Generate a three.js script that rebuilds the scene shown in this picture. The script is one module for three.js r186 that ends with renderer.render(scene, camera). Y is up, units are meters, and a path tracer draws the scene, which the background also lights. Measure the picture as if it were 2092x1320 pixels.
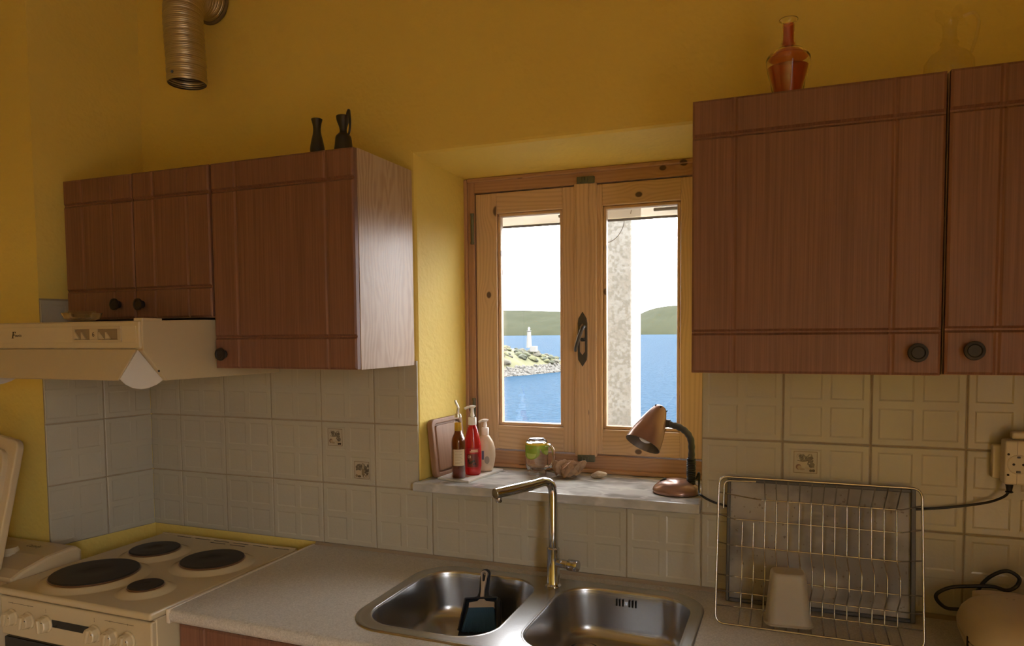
import * as THREE from 'three';
import { mergeGeometries, mergeVertices, toCreasedNormals } from 'three/addons/utils/BufferGeometryUtils.js';
import { RoundedBoxGeometry } from 'three/addons/geometries/RoundedBoxGeometry.js';

// ---------------------------------------------------------------- camera, sky, sun, exposure
const scene = new THREE.Scene();
const camera = new THREE.PerspectiveCamera(2 * Math.atan(660 / 1460.6) * 180 / Math.PI, 2092 / 1320, 0.05, 60000);
camera.position.set(2.1503, 1.58, 1.9244);
camera.rotation.order = 'YXZ';
camera.rotation.set(-0.0552, 0.3722, -0.0085);
camera.setViewOffset(2092, 1320, 1.3, -101.6, 2092, 1320);
scene.add(camera);

const renderer = new THREE.WebGLRenderer({ antialias: true });
renderer.toneMapping = THREE.LinearToneMapping;
renderer.toneMappingExposure = 1.2;
renderer.shadowMap.enabled = true;

// deterministic noise
function rng(s) { return () => { s |= 0; s = s + 0x6D2B79F5 | 0; let t = Math.imul(s ^ s >>> 15, 1 | s); t = t + Math.imul(t ^ t >>> 7, 61 | t) ^ t; return ((t ^ t >>> 14) >>> 0) / 4294967296; }; }
const LAT = (() => { const r = rng(7); return Float32Array.from({ length: 65536 }, r); })();
const sm = t => t * t * (3 - 2 * t), lerp = (a, b, t) => a + (b - a) * t, clamp = (x, a = 0, b = 1) => Math.min(b, Math.max(a, x));
const sstep = (a, b, x) => sm(clamp((x - a) / (b - a)));
function vn(x, y, px, py, seed = 0) {            // value noise that tiles after px, py cells
  const xi = Math.floor(x), yi = Math.floor(y), fx = sm(x - xi), fy = sm(y - yi);
  const h = (i, j) => LAT[((((i % px) + px) % px) * 73 + (((j % py) + py) % py) * 911 + seed * 7919) & 65535];
  return lerp(lerp(h(xi, yi), h(xi + 1, yi), fx), lerp(h(xi, yi + 1), h(xi + 1, yi + 1), fx), fy);
}
function fbm(u, v, cx, cy, oct, seed = 0) {      // u, v in 0..1 across the tile
  let s = 0, a = 0.5, n = 0;
  for (let o = 0; o < oct; o++) { s += a * vn(u * cx, v * cy, cx, cy, seed + o * 3); n += a; a *= 0.5; cx *= 2; cy *= 2; }
  return s / n;
}
// sky: air and broken cloud, the same all round
{
  const SKY = 17.0, W = 2048, H = 1024, d = new Float32Array(W * H * 4);
  for (let j = 0; j < H; j++) {
    const el = ((j + 0.5) / H - 0.5) * 180;
    for (let i = 0; i < W; i++) {
      const u = (i + 0.5) / W, k = (j * W + i) * 4;
      const e = Math.max(el, 0), t = Math.pow(clamp(e / 60), 0.5);
      const w = 1 - Math.exp(-e / 4);
      let r = lerp(0.033, lerp(0.029, 0.028, t), w), g = lerp(0.044, lerp(0.042, 0.042, t), w), b = lerp(0.052, lerp(0.053, 0.057, t), w);
      const vv = Math.log2(1 + e / 3.2) / 5.2;
      const n = fbm(u, vv, 26, 9, 5, 3), n2 = fbm(u, vv, 70, 34, 4, 31);
      const band = sstep(3.0, 6.0, e);
      const c = sstep(0.47, 0.60, n * 0.8 + n2 * 0.2 + 0.13 * band - 0.03) * lerp(0.22, 1, band);
      const sh = 1.0 - 0.35 * sstep(0.42, 0.66, n2);
      r = lerp(r, sh, c); g = lerp(g, sh, c); b = lerp(b, sh * 1.01, c);
      if (el < 0) { r = 0.06; g = 0.075; b = 0.085; }
      d[k] = r * SKY; d[k + 1] = g * SKY; d[k + 2] = b * SKY; d[k + 3] = 1;
    }
  }
  const sky = new THREE.DataTexture(d, W, H, THREE.RGBAFormat, THREE.FloatType);
  sky.mapping = THREE.EquirectangularReflectionMapping; sky.magFilter = THREE.LinearFilter; sky.minFilter = THREE.LinearFilter; sky.colorSpace = THREE.LinearSRGBColorSpace; sky.needsUpdate = true;
  scene.background = sky;
}
const sun = new THREE.DirectionalLight(new THREE.Color().setRGB(1, 0.88, 0.72), 4.2);
sun.position.set(1.5 + 13.8, 1.4 + 13.6, 0.8 + 5); sun.target.position.set(1.5, 1.4, 0.8);
sun.castShadow = true; sun.shadow.mapSize.set(2048, 2048);
Object.assign(sun.shadow.camera, { left: -6, right: 6, top: 6, bottom: -6, near: 1, far: 60 });
scene.add(sun, sun.target);

// ---------------------------------------------------------------- helpers
const V = (x, y, z) => new THREE.Vector3(x, y, z);
const lin = (r, g, b) => new THREE.Color().setRGB(r, g, b);
const names = {};
function numbered(n) { if (/_\d+$/.test(n) || !(n in names)) { names[n] = names[n] || 0; return n; } names[n]++; return n + '_' + String(names[n]).padStart(3, '0'); }
function clean(g) {
  let q = g.index ? g.toNonIndexed() : g.clone();
  if (!q.attributes.normal) q.computeVertexNormals();
  if (!q.attributes.uv) planar(q);
  for (const k of Object.keys(q.attributes)) if (!['position', 'normal', 'uv'].includes(k)) q.deleteAttribute(k);
  q.morphAttributes = {}; q.clearGroups();
  return q;
}
function join(list) { return list.length === 1 ? clean(list[0]) : mergeGeometries(list.map(clean)); }
function planar(g, turn = false) {               // uv in metres, looked at along the face's own axis
  const p = g.attributes.position, n = g.attributes.normal, uv = new Float32Array(p.count * 2);
  for (let f = 0; f < p.count; f += 3) {
    let ax = 0, ay = 0, az = 0;
    for (let k = 0; k < 3; k++) { ax += n.getX(f + k); ay += n.getY(f + k); az += n.getZ(f + k); }
    ax = Math.abs(ax); ay = Math.abs(ay); az = Math.abs(az);
    for (let k = 0; k < 3; k++) {
      const i = f + k, x = p.getX(i), y = p.getY(i), z = p.getZ(i);
      let a = x, b = y;
      if (ay >= ax && ay >= az) { a = x; b = z; } else if (ax >= az) { a = z; b = y; }
      uv[i * 2] = turn ? b : a; uv[i * 2 + 1] = turn ? a : b;
    }
  }
  g.setAttribute('uv', new THREE.BufferAttribute(uv, 2));
  return g;
}
const metres = (g, turn = false) => planar(clean(g), turn);
function setUp(m) { m.castShadow = true; m.receiveShadow = true; return m; }
function thing(name, label, category, at = [0, 0, 0], group) {
  const o = new THREE.Group(); o.name = numbered(name); o.position.set(...at); o.userData = { label, category };
  if (group) o.userData.group = group;
  scene.add(o); return o;
}
function part(name, geo, mat, parent, label) {   // geometry given in the parent's own axes
  const m = setUp(new THREE.Mesh(Array.isArray(geo) ? join(geo) : geo, mat)); m.name = name;
  if (label) m.userData.label = label;
  parent.add(m); return m;
}
function partW(name, geo, mat, parent, label) {  // geometry given in world axes, the parent not turned
  const g = Array.isArray(geo) ? join(geo) : clean(geo);
  let x = 0, y = 0, z = 0; for (let o = parent; o && o !== scene; o = o.parent) { x += o.position.x; y += o.position.y; z += o.position.z; }
  g.translate(-x, -y, -z);
  return part(name, g, mat, parent, label);
}
function struct(name, geo, mat, label) {
  const m = setUp(new THREE.Mesh(Array.isArray(geo) ? join(geo) : geo, mat)); m.name = name; m.userData = { kind: 'structure', label, category: name.replace(/_.*/, '') };
  scene.add(m); return m;
}
function box(x0, x1, y0, y1, z0, z1, r = 0, turn = false, seg = 2) {
  const w = x1 - x0, h = y1 - y0, d = z1 - z0;
  const g = r > 0 ? new RoundedBoxGeometry(w, h, d, seg, Math.min(r, w / 2.01, h / 2.01, d / 2.01)) : new THREE.BoxGeometry(w, h, d);
  g.translate((x0 + x1) / 2, (y0 + y1) / 2, (z0 + z1) / 2);
  return metres(g, turn);
}
function cyl(r0, r1, h, seg = 32) { return new THREE.CylinderGeometry(r1, r0, h, seg); }
function lathe(pts, seg = 40) { return toCreasedNormals(new THREE.LatheGeometry(pts.map(p => new THREE.Vector2(Math.max(p[0], 1e-5), p[1])), seg), 0.6); }
function smoothLathe(pts, seg = 44, n = 48) { const c = new THREE.SplineCurve(pts.map(p => new THREE.Vector2(p[0], p[1]))); return new THREE.LatheGeometry(c.getPoints(n).map(p => new THREE.Vector2(Math.max(p.x, 1e-5), p.y)), seg); }
function spline(pts, n = 60, closed = false) { return new THREE.CatmullRomCurve3(pts, closed, 'centripetal').getPoints(n); }
function fillet(pts, f, n = 5) {                 // polyline with rounded corners
  const out = [pts[0].clone()];
  for (let i = 1; i < pts.length - 1; i++) {
    const a = pts[i - 1], b = pts[i], c = pts[i + 1];
    const p = b.clone().lerp(a, Math.min(0.45, f / b.distanceTo(a))), q = b.clone().lerp(c, Math.min(0.45, f / b.distanceTo(c)));
    out.push(...new THREE.QuadraticBezierCurve3(p, b, q).getPoints(n));
  }
  out.push(pts[pts.length - 1].clone()); return out;
}
function sweep(pts, r, seg = 8, cap = true) {    // tube of radius r or r(t) along a polyline
  const n = pts.length, pos = [], idx = [], uv = [];
  let T = pts[1].clone().sub(pts[0]).normalize(), N = Math.abs(T.y) < 0.9 ? V(0, 1, 0) : V(1, 0, 0);
  N.sub(T.clone().multiplyScalar(N.dot(T))).normalize();
  let len = 0;
  for (let i = 0; i < n; i++) {
    const t2 = (i === 0 ? pts[1].clone().sub(pts[0]) : i === n - 1 ? pts[n - 1].clone().sub(pts[n - 2]) : pts[i + 1].clone().sub(pts[i - 1])).normalize();
    N.sub(t2.clone().multiplyScalar(N.dot(t2))).normalize();
    const B = t2.clone().cross(N), rr = typeof r === 'function' ? r(i / (n - 1)) : r;
    if (i) len += pts[i].distanceTo(pts[i - 1]);
    for (let k = 0; k <= seg; k++) {
      const a = k / seg * Math.PI * 2, c = Math.cos(a) * rr, s = Math.sin(a) * rr;
      pos.push(pts[i].x + N.x * c + B.x * s, pts[i].y + N.y * c + B.y * s, pts[i].z + N.z * c + B.z * s); uv.push(k / seg * 0.05, len);
      if (i && k) { const o = i * (seg + 1) + k; idx.push(o - 1, o, o - seg - 2, o, o - seg - 1, o - seg - 2); }
    }
  }
  const g = new THREE.BufferGeometry();
  g.setAttribute('position', new THREE.Float32BufferAttribute(pos, 3)); g.setAttribute('uv', new THREE.Float32BufferAttribute(uv, 2)); g.setIndex(idx);
  const m = mergeVertices((() => { const q = g.clone(); q.deleteAttribute('uv'); return q; })(), 1e-6); m.computeVertexNormals();
  const out = clean(m);
  if (!cap) return out;
  const caps = [];
  for (const e of [0, n - 1]) {
    const o = e * (seg + 1), c = [], p = [pts[e].x, pts[e].y, pts[e].z];
    for (let k = 0; k < seg; k++) { const a = (o + k) * 3, b = (o + k + 1) * 3; const A = pos.slice(a, a + 3), B2 = pos.slice(b, b + 3); c.push(...p, ...(e ? A : B2), ...(e ? B2 : A)); }
    const cg = new THREE.BufferGeometry(); cg.setAttribute('position', new THREE.Float32BufferAttribute(c, 3)); cg.computeVertexNormals(); caps.push(planar(cg));
  }
  return mergeGeometries([out, ...caps.map(clean)]);
}
function loft(rings, capA = true, capB = true) { // rings: arrays of Vector3 with equal counts
  const n = rings[0].length, pos = [], idx = [];
  for (const r of rings) for (const p of r) pos.push(p.x, p.y, p.z);
  for (let i = 0; i + 1 < rings.length; i++) for (let k = 0; k < n; k++) { const a = i * n + k, b = i * n + (k + 1) % n; idx.push(a, b, a + n, b, b + n, a + n); }
  const cap = (i, flip) => { const c = V(0, 0, 0); for (const p of rings[i]) c.add(p); c.divideScalar(n); const o = pos.length / 3; pos.push(c.x, c.y, c.z); for (let k = 0; k < n; k++) { const a = i * n + k, b = i * n + (k + 1) % n; flip ? idx.push(o, b, a) : idx.push(o, a, b); } };
  if (capA) cap(0, true); if (capB) cap(rings.length - 1, false);
  const g = new THREE.BufferGeometry(); g.setAttribute('position', new THREE.Float32BufferAttribute(pos, 3)); g.setIndex(idx); g.computeVertexNormals();
  return metres(g);
}
function rrect(cx, cz, w, d, r, y, n = 8) {      // rounded rectangle ring in a level plane
  const out = []; r = Math.min(r, w / 2 - 1e-4, d / 2 - 1e-4);
  for (const [sx, sz, a0] of [[1, 1, 0], [-1, 1, 90], [-1, -1, 180], [1, -1, 270]])
    for (let k = 0; k <= n; k++) { const a = (a0 + 90 * k / n) * Math.PI / 180; out.push(V(cx + sx * (w / 2 - r) + Math.cos(a) * r, y, cz + sz * (d / 2 - r) + Math.sin(a) * r)); }
  return out.reverse();
}
function flatShape(ring, holes, y0, y1, bevel = 0) {  // level plate from rings in x, z
  const s = new THREE.Shape(ring.map(p => new THREE.Vector2(p.x, -p.z)));
  for (const h of holes) s.holes.push(new THREE.Path(h.map(p => new THREE.Vector2(p.x, -p.z))));
  const g = new THREE.ExtrudeGeometry(s, { depth: y1 - y0 - 2 * bevel, bevelEnabled: bevel > 0, bevelThickness: bevel, bevelSize: bevel, bevelOffset: -bevel, bevelSegments: 2, curveSegments: 8 });
  g.rotateX(-Math.PI / 2); g.translate(0, y0 + bevel, 0);
  return metres(g);
}
function profile(pts, x0, x1, bevel = 0) {       // pts: [z, y] outline carried along x
  const s = new THREE.Shape(pts.map(p => new THREE.Vector2(-p[0], p[1])));
  const g = new THREE.ExtrudeGeometry(s, { depth: x1 - x0 - 2 * bevel, bevelEnabled: bevel > 0, bevelThickness: bevel, bevelSize: bevel, bevelOffset: -bevel, bevelSegments: 2 });
  g.rotateY(Math.PI / 2); g.translate(x0 + bevel, 0, 0);
  return metres(g);
}
function relief(xs, ys, fn, thick) {             // a slab whose face at z = 0 is raised and sunk by fn
  const P = [], add = (a, b, c) => P.push(a[0], a[1], a[2], b[0], b[1], b[2], c[0], c[1], c[2]);
  const z = xs.map(x => ys.map(y => fn(x, y)));
  for (let i = 0; i + 1 < xs.length; i++) for (let j = 0; j + 1 < ys.length; j++) {
    const a = [xs[i], ys[j], z[i][j]], b = [xs[i + 1], ys[j], z[i + 1][j]], c = [xs[i + 1], ys[j + 1], z[i + 1][j + 1]], d = [xs[i], ys[j + 1], z[i][j + 1]];
    const mid = fn((xs[i] + xs[i + 1]) / 2, (ys[j] + ys[j + 1]) / 2);
    if (Math.abs((a[2] + c[2]) / 2 - mid) <= Math.abs((b[2] + d[2]) / 2 - mid)) { add(a, b, c); add(a, c, d); } else { add(a, b, d); add(b, c, d); }
  }
  const X = xs.length - 1, Y = ys.length - 1, bk = -thick;
  for (let i = 0; i < X; i++) for (const j of [0, Y]) { const a = [xs[i], ys[j], z[i][j]], b = [xs[i + 1], ys[j], z[i + 1][j]], c = [xs[i + 1], ys[j], bk], d = [xs[i], ys[j], bk]; j ? (add(a, b, c), add(a, c, d)) : (add(b, a, d), add(b, d, c)); }
  for (let j = 0; j < Y; j++) for (const i of [0, X]) { const a = [xs[i], ys[j], z[i][j]], b = [xs[i], ys[j + 1], z[i][j + 1]], c = [xs[i], ys[j + 1], bk], d = [xs[i], ys[j], bk]; i ? (add(b, a, d), add(b, d, c)) : (add(a, b, c), add(a, c, d)); }
  const q = [[xs[0], ys[0], bk], [xs[X], ys[0], bk], [xs[X], ys[Y], bk], [xs[0], ys[Y], bk]]; add(q[0], q[2], q[1]); add(q[0], q[3], q[2]);
  const g = new THREE.BufferGeometry(); g.setAttribute('position', new THREE.Float32BufferAttribute(P, 3)); g.computeVertexNormals();
  return planar(g);
}
// textures
function tex(w, h, fn, srgb, rx = 1, ry = 1) {
  const d = new Uint8Array(w * h * 4);
  for (let j = 0; j < h; j++) for (let i = 0; i < w; i++) {
    const c = fn(i / w, j / h), k = (j * w + i) * 4;
    for (let q = 0; q < 3; q++) { let x = clamp(Array.isArray(c) ? c[q] : c); if (srgb) x = x <= 0.0031308 ? x * 12.92 : 1.055 * Math.pow(x, 1 / 2.4) - 0.055; d[k + q] = Math.round(x * 255); }
    d[k + 3] = 255;
  }
  const t = new THREE.DataTexture(d, w, h, THREE.RGBAFormat); t.wrapS = t.wrapT = THREE.RepeatWrapping; t.magFilter = THREE.LinearFilter; t.minFilter = THREE.LinearMipmapLinearFilter; t.generateMipmaps = true;
  if (srgb) t.colorSpace = THREE.SRGBColorSpace; t.repeat.set(rx, ry); t.needsUpdate = true; return t;
}
function again(t, rx, ry) { const c = t.clone(); c.repeat.set(rx, ry); c.needsUpdate = true; return c; }
function canvasTex(w, h, draw) {
  const c = document.createElement('canvas'); c.width = w; c.height = h; const x = c.getContext('2d'); draw(x, w, h);
  const t = new THREE.CanvasTexture(c); t.colorSpace = THREE.SRGBColorSpace; t.magFilter = THREE.LinearFilter; return t;
}
const std = o => new THREE.MeshStandardMaterial(o), phy = o => new THREE.MeshPhysicalMaterial(o);
function decal(name, w, h, t, parent, x, y, z, rough = 0.5) {   // flat print
  const m = part(name, new THREE.PlaneGeometry(w, h), std({ map: t, transparent: true, roughness: rough }), parent); m.position.set(x, y, z); return m;
}

// ---------------------------------------------------------------- materials
const mix3 = (a, b, t) => [lerp(a[0], b[0], t), lerp(a[1], b[1], t), lerp(a[2], b[2], t)];
const plasterBump = tex(512, 512, (u, v) => 0.6 * fbm(u, v, 12, 12, 4, 5) + 0.4 * fbm(u, v, 90, 90, 2, 9), false, 1 / 0.8, 1 / 0.8);
const plasterCol = tex(512, 512, (u, v) => { const n = fbm(u, v, 4, 4, 5, 21); return mix3([0.76, 0.575, 0.13], [0.81, 0.625, 0.15], n); }, true, 1 / 1.6, 1 / 1.6);
const paint = std({ map: plasterCol, bumpMap: plasterBump, bumpScale: 0.0025, roughness: 0.62 });
const glaze = [[0.475, 0.44, 0.345], [0.465, 0.43, 0.338], [0.485, 0.45, 0.355]].map(c => std({ color: lin(...c), roughness: 0.16, bumpMap: again(plasterBump, 1 / 0.5, 1 / 0.5), bumpScale: 0.0006 }));
const groutMat = std({ map: tex(256, 256, (u, v) => mix3([0.30, 0.24, 0.155], [0.40, 0.33, 0.23], fbm(u, v, 20, 20, 3, 2)), true, 1 / 0.3, 1 / 0.3), roughness: 0.9 });
function grain(u, v, seed, cx = 60, cy = 2) {
  const w = 0.12 * fbm(u, v, 3, 2, 3, seed + 40);
  const a = fbm(u + w * 0.1, v, cx, cy, 4, seed), b = fbm(u + w * 0.05, v, cx * 3, cy * 2, 2, seed + 17), c = fbm(u, v, 5, 1, 2, seed + 5);
  return clamp(0.5 * a + 0.3 * b + 0.2 * c);
}
const doorTex = tex(512, 1024, (u, v) => mix3([0.165, 0.074, 0.045], [0.245, 0.116, 0.073], sstep(0.25, 0.75, grain(u, v, 11, 150, 4))), true, 1 / 0.42, 1 / 0.9);
const doorBump = tex(512, 1024, (u, v) => grain(u, v, 11, 150, 4), false, 1 / 0.42, 1 / 0.9);
const doorWood = std({ map: doorTex, bumpMap: doorBump, bumpScale: 0.0006, roughness: 0.48 });
const cathedral = (u, v) => { const x = Math.abs(u - 0.45) * 2, n = fbm(u, v, 4, 3, 4, 61); const f = Math.pow(x, 0.75) * 1.6 + 0.55 * n + Math.max(0, 0.45 - x) * 2.2 * (1 - v); return 0.32 * (0.5 + 0.5 * Math.sin(f * 46)) + 0.68 * grain(u, v, 33, 130, 3); };
const sideTex = tex(512, 1024, (u, v) => mix3([0.40, 0.26, 0.155], [0.54, 0.39, 0.26], sstep(0.2, 0.75, cathedral(u, v))), true, 1 / 0.31, 1 / 0.62);
const sideWood = std({ map: sideTex, roughness: 0.36, bumpMap: again(doorBump, 1 / 0.31, 1 / 0.62), bumpScale: 0.0004 });
const knots = (() => { const r = rng(23); return Array.from({ length: 9 }, () => [r(), r(), 0.010 + 0.012 * r()]); })();
const pineFn = (u, v) => {
  let du = 0, k = 0;
  for (const [ku, kv, kr] of knots) {
    let x = u - ku, y = v - kv; x -= Math.round(x); y -= Math.round(y); x *= 0.4; y *= 1.0;
    const d = Math.hypot(x, y * 0.75); k = Math.max(k, 1 - sstep(kr * 0.5, kr * 0.8, d)); du += x * Math.exp(-d * d / (kr * kr * 4)) * 3.2;
  }
  const n = 0.05 * fbm(u, v, 4, 2, 3, 71), s = 0.5 + 0.5 * Math.sin(((u - du) + n * 2.2) * 6.283 * 34);
  const c = mix3([0.74, 0.53, 0.345], [0.55, 0.36, 0.225], 0.45 * s * s + 0.55 * grain(u, v, 81, 90, 2));
  return mix3(c, [0.085, 0.045, 0.035], k * 0.92);
};
const pineTex = tex(512, 1024, pineFn, true, 1 / 0.4, 1 / 1.0);
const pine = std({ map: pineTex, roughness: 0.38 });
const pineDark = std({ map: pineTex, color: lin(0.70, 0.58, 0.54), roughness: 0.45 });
const marble = std({ map: tex(512, 512, (u, v) => { const n = fbm(u, v, 5, 9, 5, 91), m = Math.abs(fbm(u, v, 4, 7, 4, 97) - 0.5) * 2; return mix3(mix3([0.26, 0.26, 0.25], [0.50, 0.50, 0.48], sstep(0.3, 0.7, n)), [0.62, 0.61, 0.58], 0.6 * (1 - sstep(0, 0.12, m))); }, true, 1 / 0.5, 1 / 0.5), roughness: 0.22 });
const speck = (() => { const r = rng(5), a = new Float32Array(512 * 512); for (let i = 0; i < a.length; i++) a[i] = r(); return a; })();
const laminate = std({ map: tex(512, 512, (u, v) => { const a = speck[(Math.floor(v * 512) * 512 + Math.floor(u * 512)) % 262144], b = fbm(u, v, 120, 120, 2, 3); return mix3([0.36, 0.335, 0.29], [0.66, 0.63, 0.565], clamp(0.5 * a + 0.75 * b - 0.1)); }, true, 1 / 0.35, 1 / 0.35), roughness: 0.33 });
const enamel = std({ color: lin(0.56, 0.46, 0.28), roughness: 0.16 });
const hoodWhite = std({ color: lin(0.60, 0.49, 0.30), roughness: 0.28 });
const creamPlastic = std({ color: lin(0.54, 0.43, 0.26), roughness: 0.3 });
const washerWhite = std({ color: lin(0.56, 0.45, 0.28), roughness: 0.28 });
const whitePlastic = std({ color: lin(0.82, 0.80, 0.75), roughness: 0.35 });
const socketPlastic = std({ color: lin(0.66, 0.59, 0.46), roughness: 0.4 });
const blackPlastic = std({ color: lin(0.012, 0.012, 0.014), roughness: 0.42 });
const darkGap = std({ color: lin(0.012, 0.010, 0.008), roughness: 0.9 });
const castIron = std({ color: lin(0.020, 0.015, 0.013), roughness: 0.55, bumpMap: again(plasterBump, 8, 8), bumpScale: 0.0004 });
const blackGlass = std({ color: lin(0.006, 0.006, 0.007), roughness: 0.08 });
const brushBump = tex(256, 256, (u, v) => fbm(u, v, 3, 100, 3, 8), false, 1 / 0.15, 1 / 0.15);
const steel = std({ color: lin(0.50, 0.505, 0.51), metalness: 1, roughness: 0.27, bumpMap: brushBump, bumpScale: 0.00012 });
const chrome = std({ color: lin(0.58, 0.60, 0.63), metalness: 1, roughness: 0.06 });
const wireSteel = std({ color: lin(0.56, 0.55, 0.53), metalness: 1, roughness: 0.22 });
const ductMetal = std({ color: lin(0.52, 0.47, 0.37), metalness: 1, roughness: 0.42 });
const bronze = std({ color: lin(0.035, 0.03, 0.026), metalness: 0.5, roughness: 0.5 });
const oldIron = std({ color: lin(0.10, 0.10, 0.11), metalness: 0.7, roughness: 0.42 });
const brassGreen = std({ color: lin(0.16, 0.17, 0.13), metalness: 0.6, roughness: 0.55 });
const clearGlass = phy({ color: 0xffffff, transmission: 1, thickness: 0, roughness: 0.0, ior: 1.5 });
const thinGlass = phy({ color: lin(0.96, 0.97, 0.95), transmission: 1, thickness: 0, roughness: 0.02, ior: 1.5 });
const burnishedClay = std({ color: lin(0.018, 0.015, 0.013), roughness: 0.42 });

// ---------------------------------------------------------------- the room
const TOP = 2.95;
function quad(a, b, c, d, P) { P.push(...a, ...b, ...c, ...a, ...c, ...d); }
{
  const P = [], X0 = -1.7, X1 = 3.5;
  const rings = [[1.076, 1.947, 2.134, -0.008], [1.083, 1.940, 2.127, -0.0095], [1.0885, 1.9355, 2.121, -0.017], [1.125, 1.945, 2.095, -0.30], [1.125, 1.945, 2.095, -0.5]], Y0 = 1.10;
  const [a0, a1, at, az] = rings[0], front = (x0, x1, y0, y1) => quad([x0, y0, az], [x1, y0, az], [x1, y1, az], [x0, y1, az], P);
  front(X0, a0, 0, TOP); front(a1, X1, 0, TOP); front(a0, a1, at, TOP); front(a0, a1, 0, Y0);
  for (let i = 0; i + 1 < rings.length; i++) {
    const [l, r, t, z] = rings[i], [l2, r2, t2, z2] = rings[i + 1];
    quad([l, Y0, z], [l, t, z], [l2, t2, z2], [l2, Y0, z2], P); quad([r2, Y0, z2], [r2, t2, z2], [r, t, z], [r, Y0, z], P);
    quad([l2, t2, z2], [l, t, z], [r, t, z], [r2, t2, z2], P); quad([l, Y0, z], [l2, Y0, z2], [r2, Y0, z2], [r, Y0, z], P);
  }
  const [b0, b1, bt, bz] = rings[4], back = (x0, x1, y0, y1) => quad([x1, y0, bz], [x0, y0, bz], [x0, y1, bz], [x1, y1, bz], P);
  back(X0, b0, 0, TOP); back(b1, X1, 0, TOP); back(b0, b1, bt, TOP); back(b0, b1, 0, Y0);
  quad([X0, 0, bz], [X0, 0, az], [X0, TOP, az], [X0, TOP, bz], P); quad([X1, 0, az], [X1, 0, bz], [X1, TOP, bz], [X1, TOP, az], P);
  quad([X0, TOP, az], [X1, TOP, az], [X1, TOP, bz], [X0, TOP, bz], P); quad([X0, 0, bz], [X1, 0, bz], [X1, 0, az], [X0, 0, az], P);
  const g = new THREE.BufferGeometry(); g.setAttribute('position', new THREE.Float32BufferAttribute(P, 3)); g.computeVertexNormals();
  struct('wall_back', planar(g), paint, 'ochre yellow plastered wall with the deep window recess');
}
const wallBack = scene.getObjectByName('wall_back');
const LW = Math.atan2(0.9829, 0.1844);           // the left wall meets the back wall at a slightly open angle
{
  const P2 = [[-0.0078, -0.008], [-0.0738, 0.346], [-1.55, 0.346], [-1.55, -0.008]];
  const s = new THREE.Shape(P2.map(p => new THREE.Vector2(p[0], -p[1])));
  const g = new THREE.ExtrudeGeometry(s, { depth: TOP, bevelEnabled: false }); g.rotateX(-Math.PI / 2);
  struct('wall_left', metres(g), paint, 'ochre yellow wall stub beside the cooker');
  struct('wall_alcove', box(-1.7, -1.55, 0, TOP, -0.008, 3.8), paint, 'ochre yellow side wall left of the washing machine');
  struct('wall_right', [box(3.3, 3.5, 0, TOP, -0.008, 2.5), box(3.3, 3.5, 0, TOP, 3.5, 3.8), box(3.3, 3.5, 2.25, TOP, 2.5, 3.5)], paint, 'yellow wall with the open balcony doorway');
  struct('wall_front', box(-1.7, 3.5, 0, TOP, 3.8, 4.0), paint, 'yellow wall behind the camera');
  struct('ceiling', box(-1.7, 3.5, TOP, TOP + 0.15, -0.5, 4.0), std({ color: lin(0.80, 0.70, 0.50), roughness: 0.9 }), 'plain cream ceiling');
  struct('floor', box(-1.7, 3.5, -0.15, 0, -0.5, 4.0), std({ map: tex(256, 256, (u, v) => mix3([0.50, 0.27, 0.12], [0.58, 0.33, 0.16], fbm(u, v, 6, 6, 4, 12)), true, 0.8, 0.8), roughness: 0.5 }), 'terracotta tiled kitchen floor');
}
const wallLeft = scene.getObjectByName('wall_left');

// wall tiles: each one a pressed tile with four sunk squares
const TX = [0.002, 0.004, 0.016, 0.020, 0.087, 0.091, 0.109, 0.113, 0.180, 0.184, 0.196, 0.198];
const sunk = t => t <= 0.016 || t >= 0.184 || (t >= 0.091 && t <= 0.109) ? 0 : t < 0.020 ? (t - 0.016) / 0.004 : t > 0.180 ? (0.184 - t) / 0.004 : t > 0.087 && t < 0.1 ? (0.091 - t) / 0.004 : t > 0.1 && t < 0.113 ? (t - 0.109) / 0.004 : 1;
const tileGeo = {};
function tile(x0, x1, y0, y1) {                  // the piece of one tile that is left after cutting, in tile coordinates
  const key = [x0, x1, y0, y1].map(v => v.toFixed(3)).join();
  if (tileGeo[key]) return tileGeo[key];
  const cut = (a, b) => { a = Math.max(a, 0.002); b = Math.min(b, 0.198); return [a, ...TX.filter(t => t > a + 0.0007 && t < b - 0.0007), b]; };
  const xs = cut(x0, x1), ys = cut(y0, y1);
  const edge = (t, l) => Math.min(1, Math.min(t - l[0], l[l.length - 1] - t) / 0.002);
  return tileGeo[key] = relief(xs, ys, (x, y) => -0.0013 * Math.min(sunk(x), sunk(y)) - 0.0012 * (1 - Math.max(0, Math.min(edge(x, xs), edge(y, ys)))), 0.007);
}
let tileCount = 0;
function putTile(parent, x, y, z, x0, x1, y0, y1) {
  const m = setUp(new THREE.Mesh(tile(x0, x1, y0, y1), glaze[(tileCount * 7 + (tileCount >> 2)) % 3])); tileCount++;
  m.name = 'tile'; m.position.set(x, y, z); parent.add(m); return m;
}
const motifTiles = {};
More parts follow.
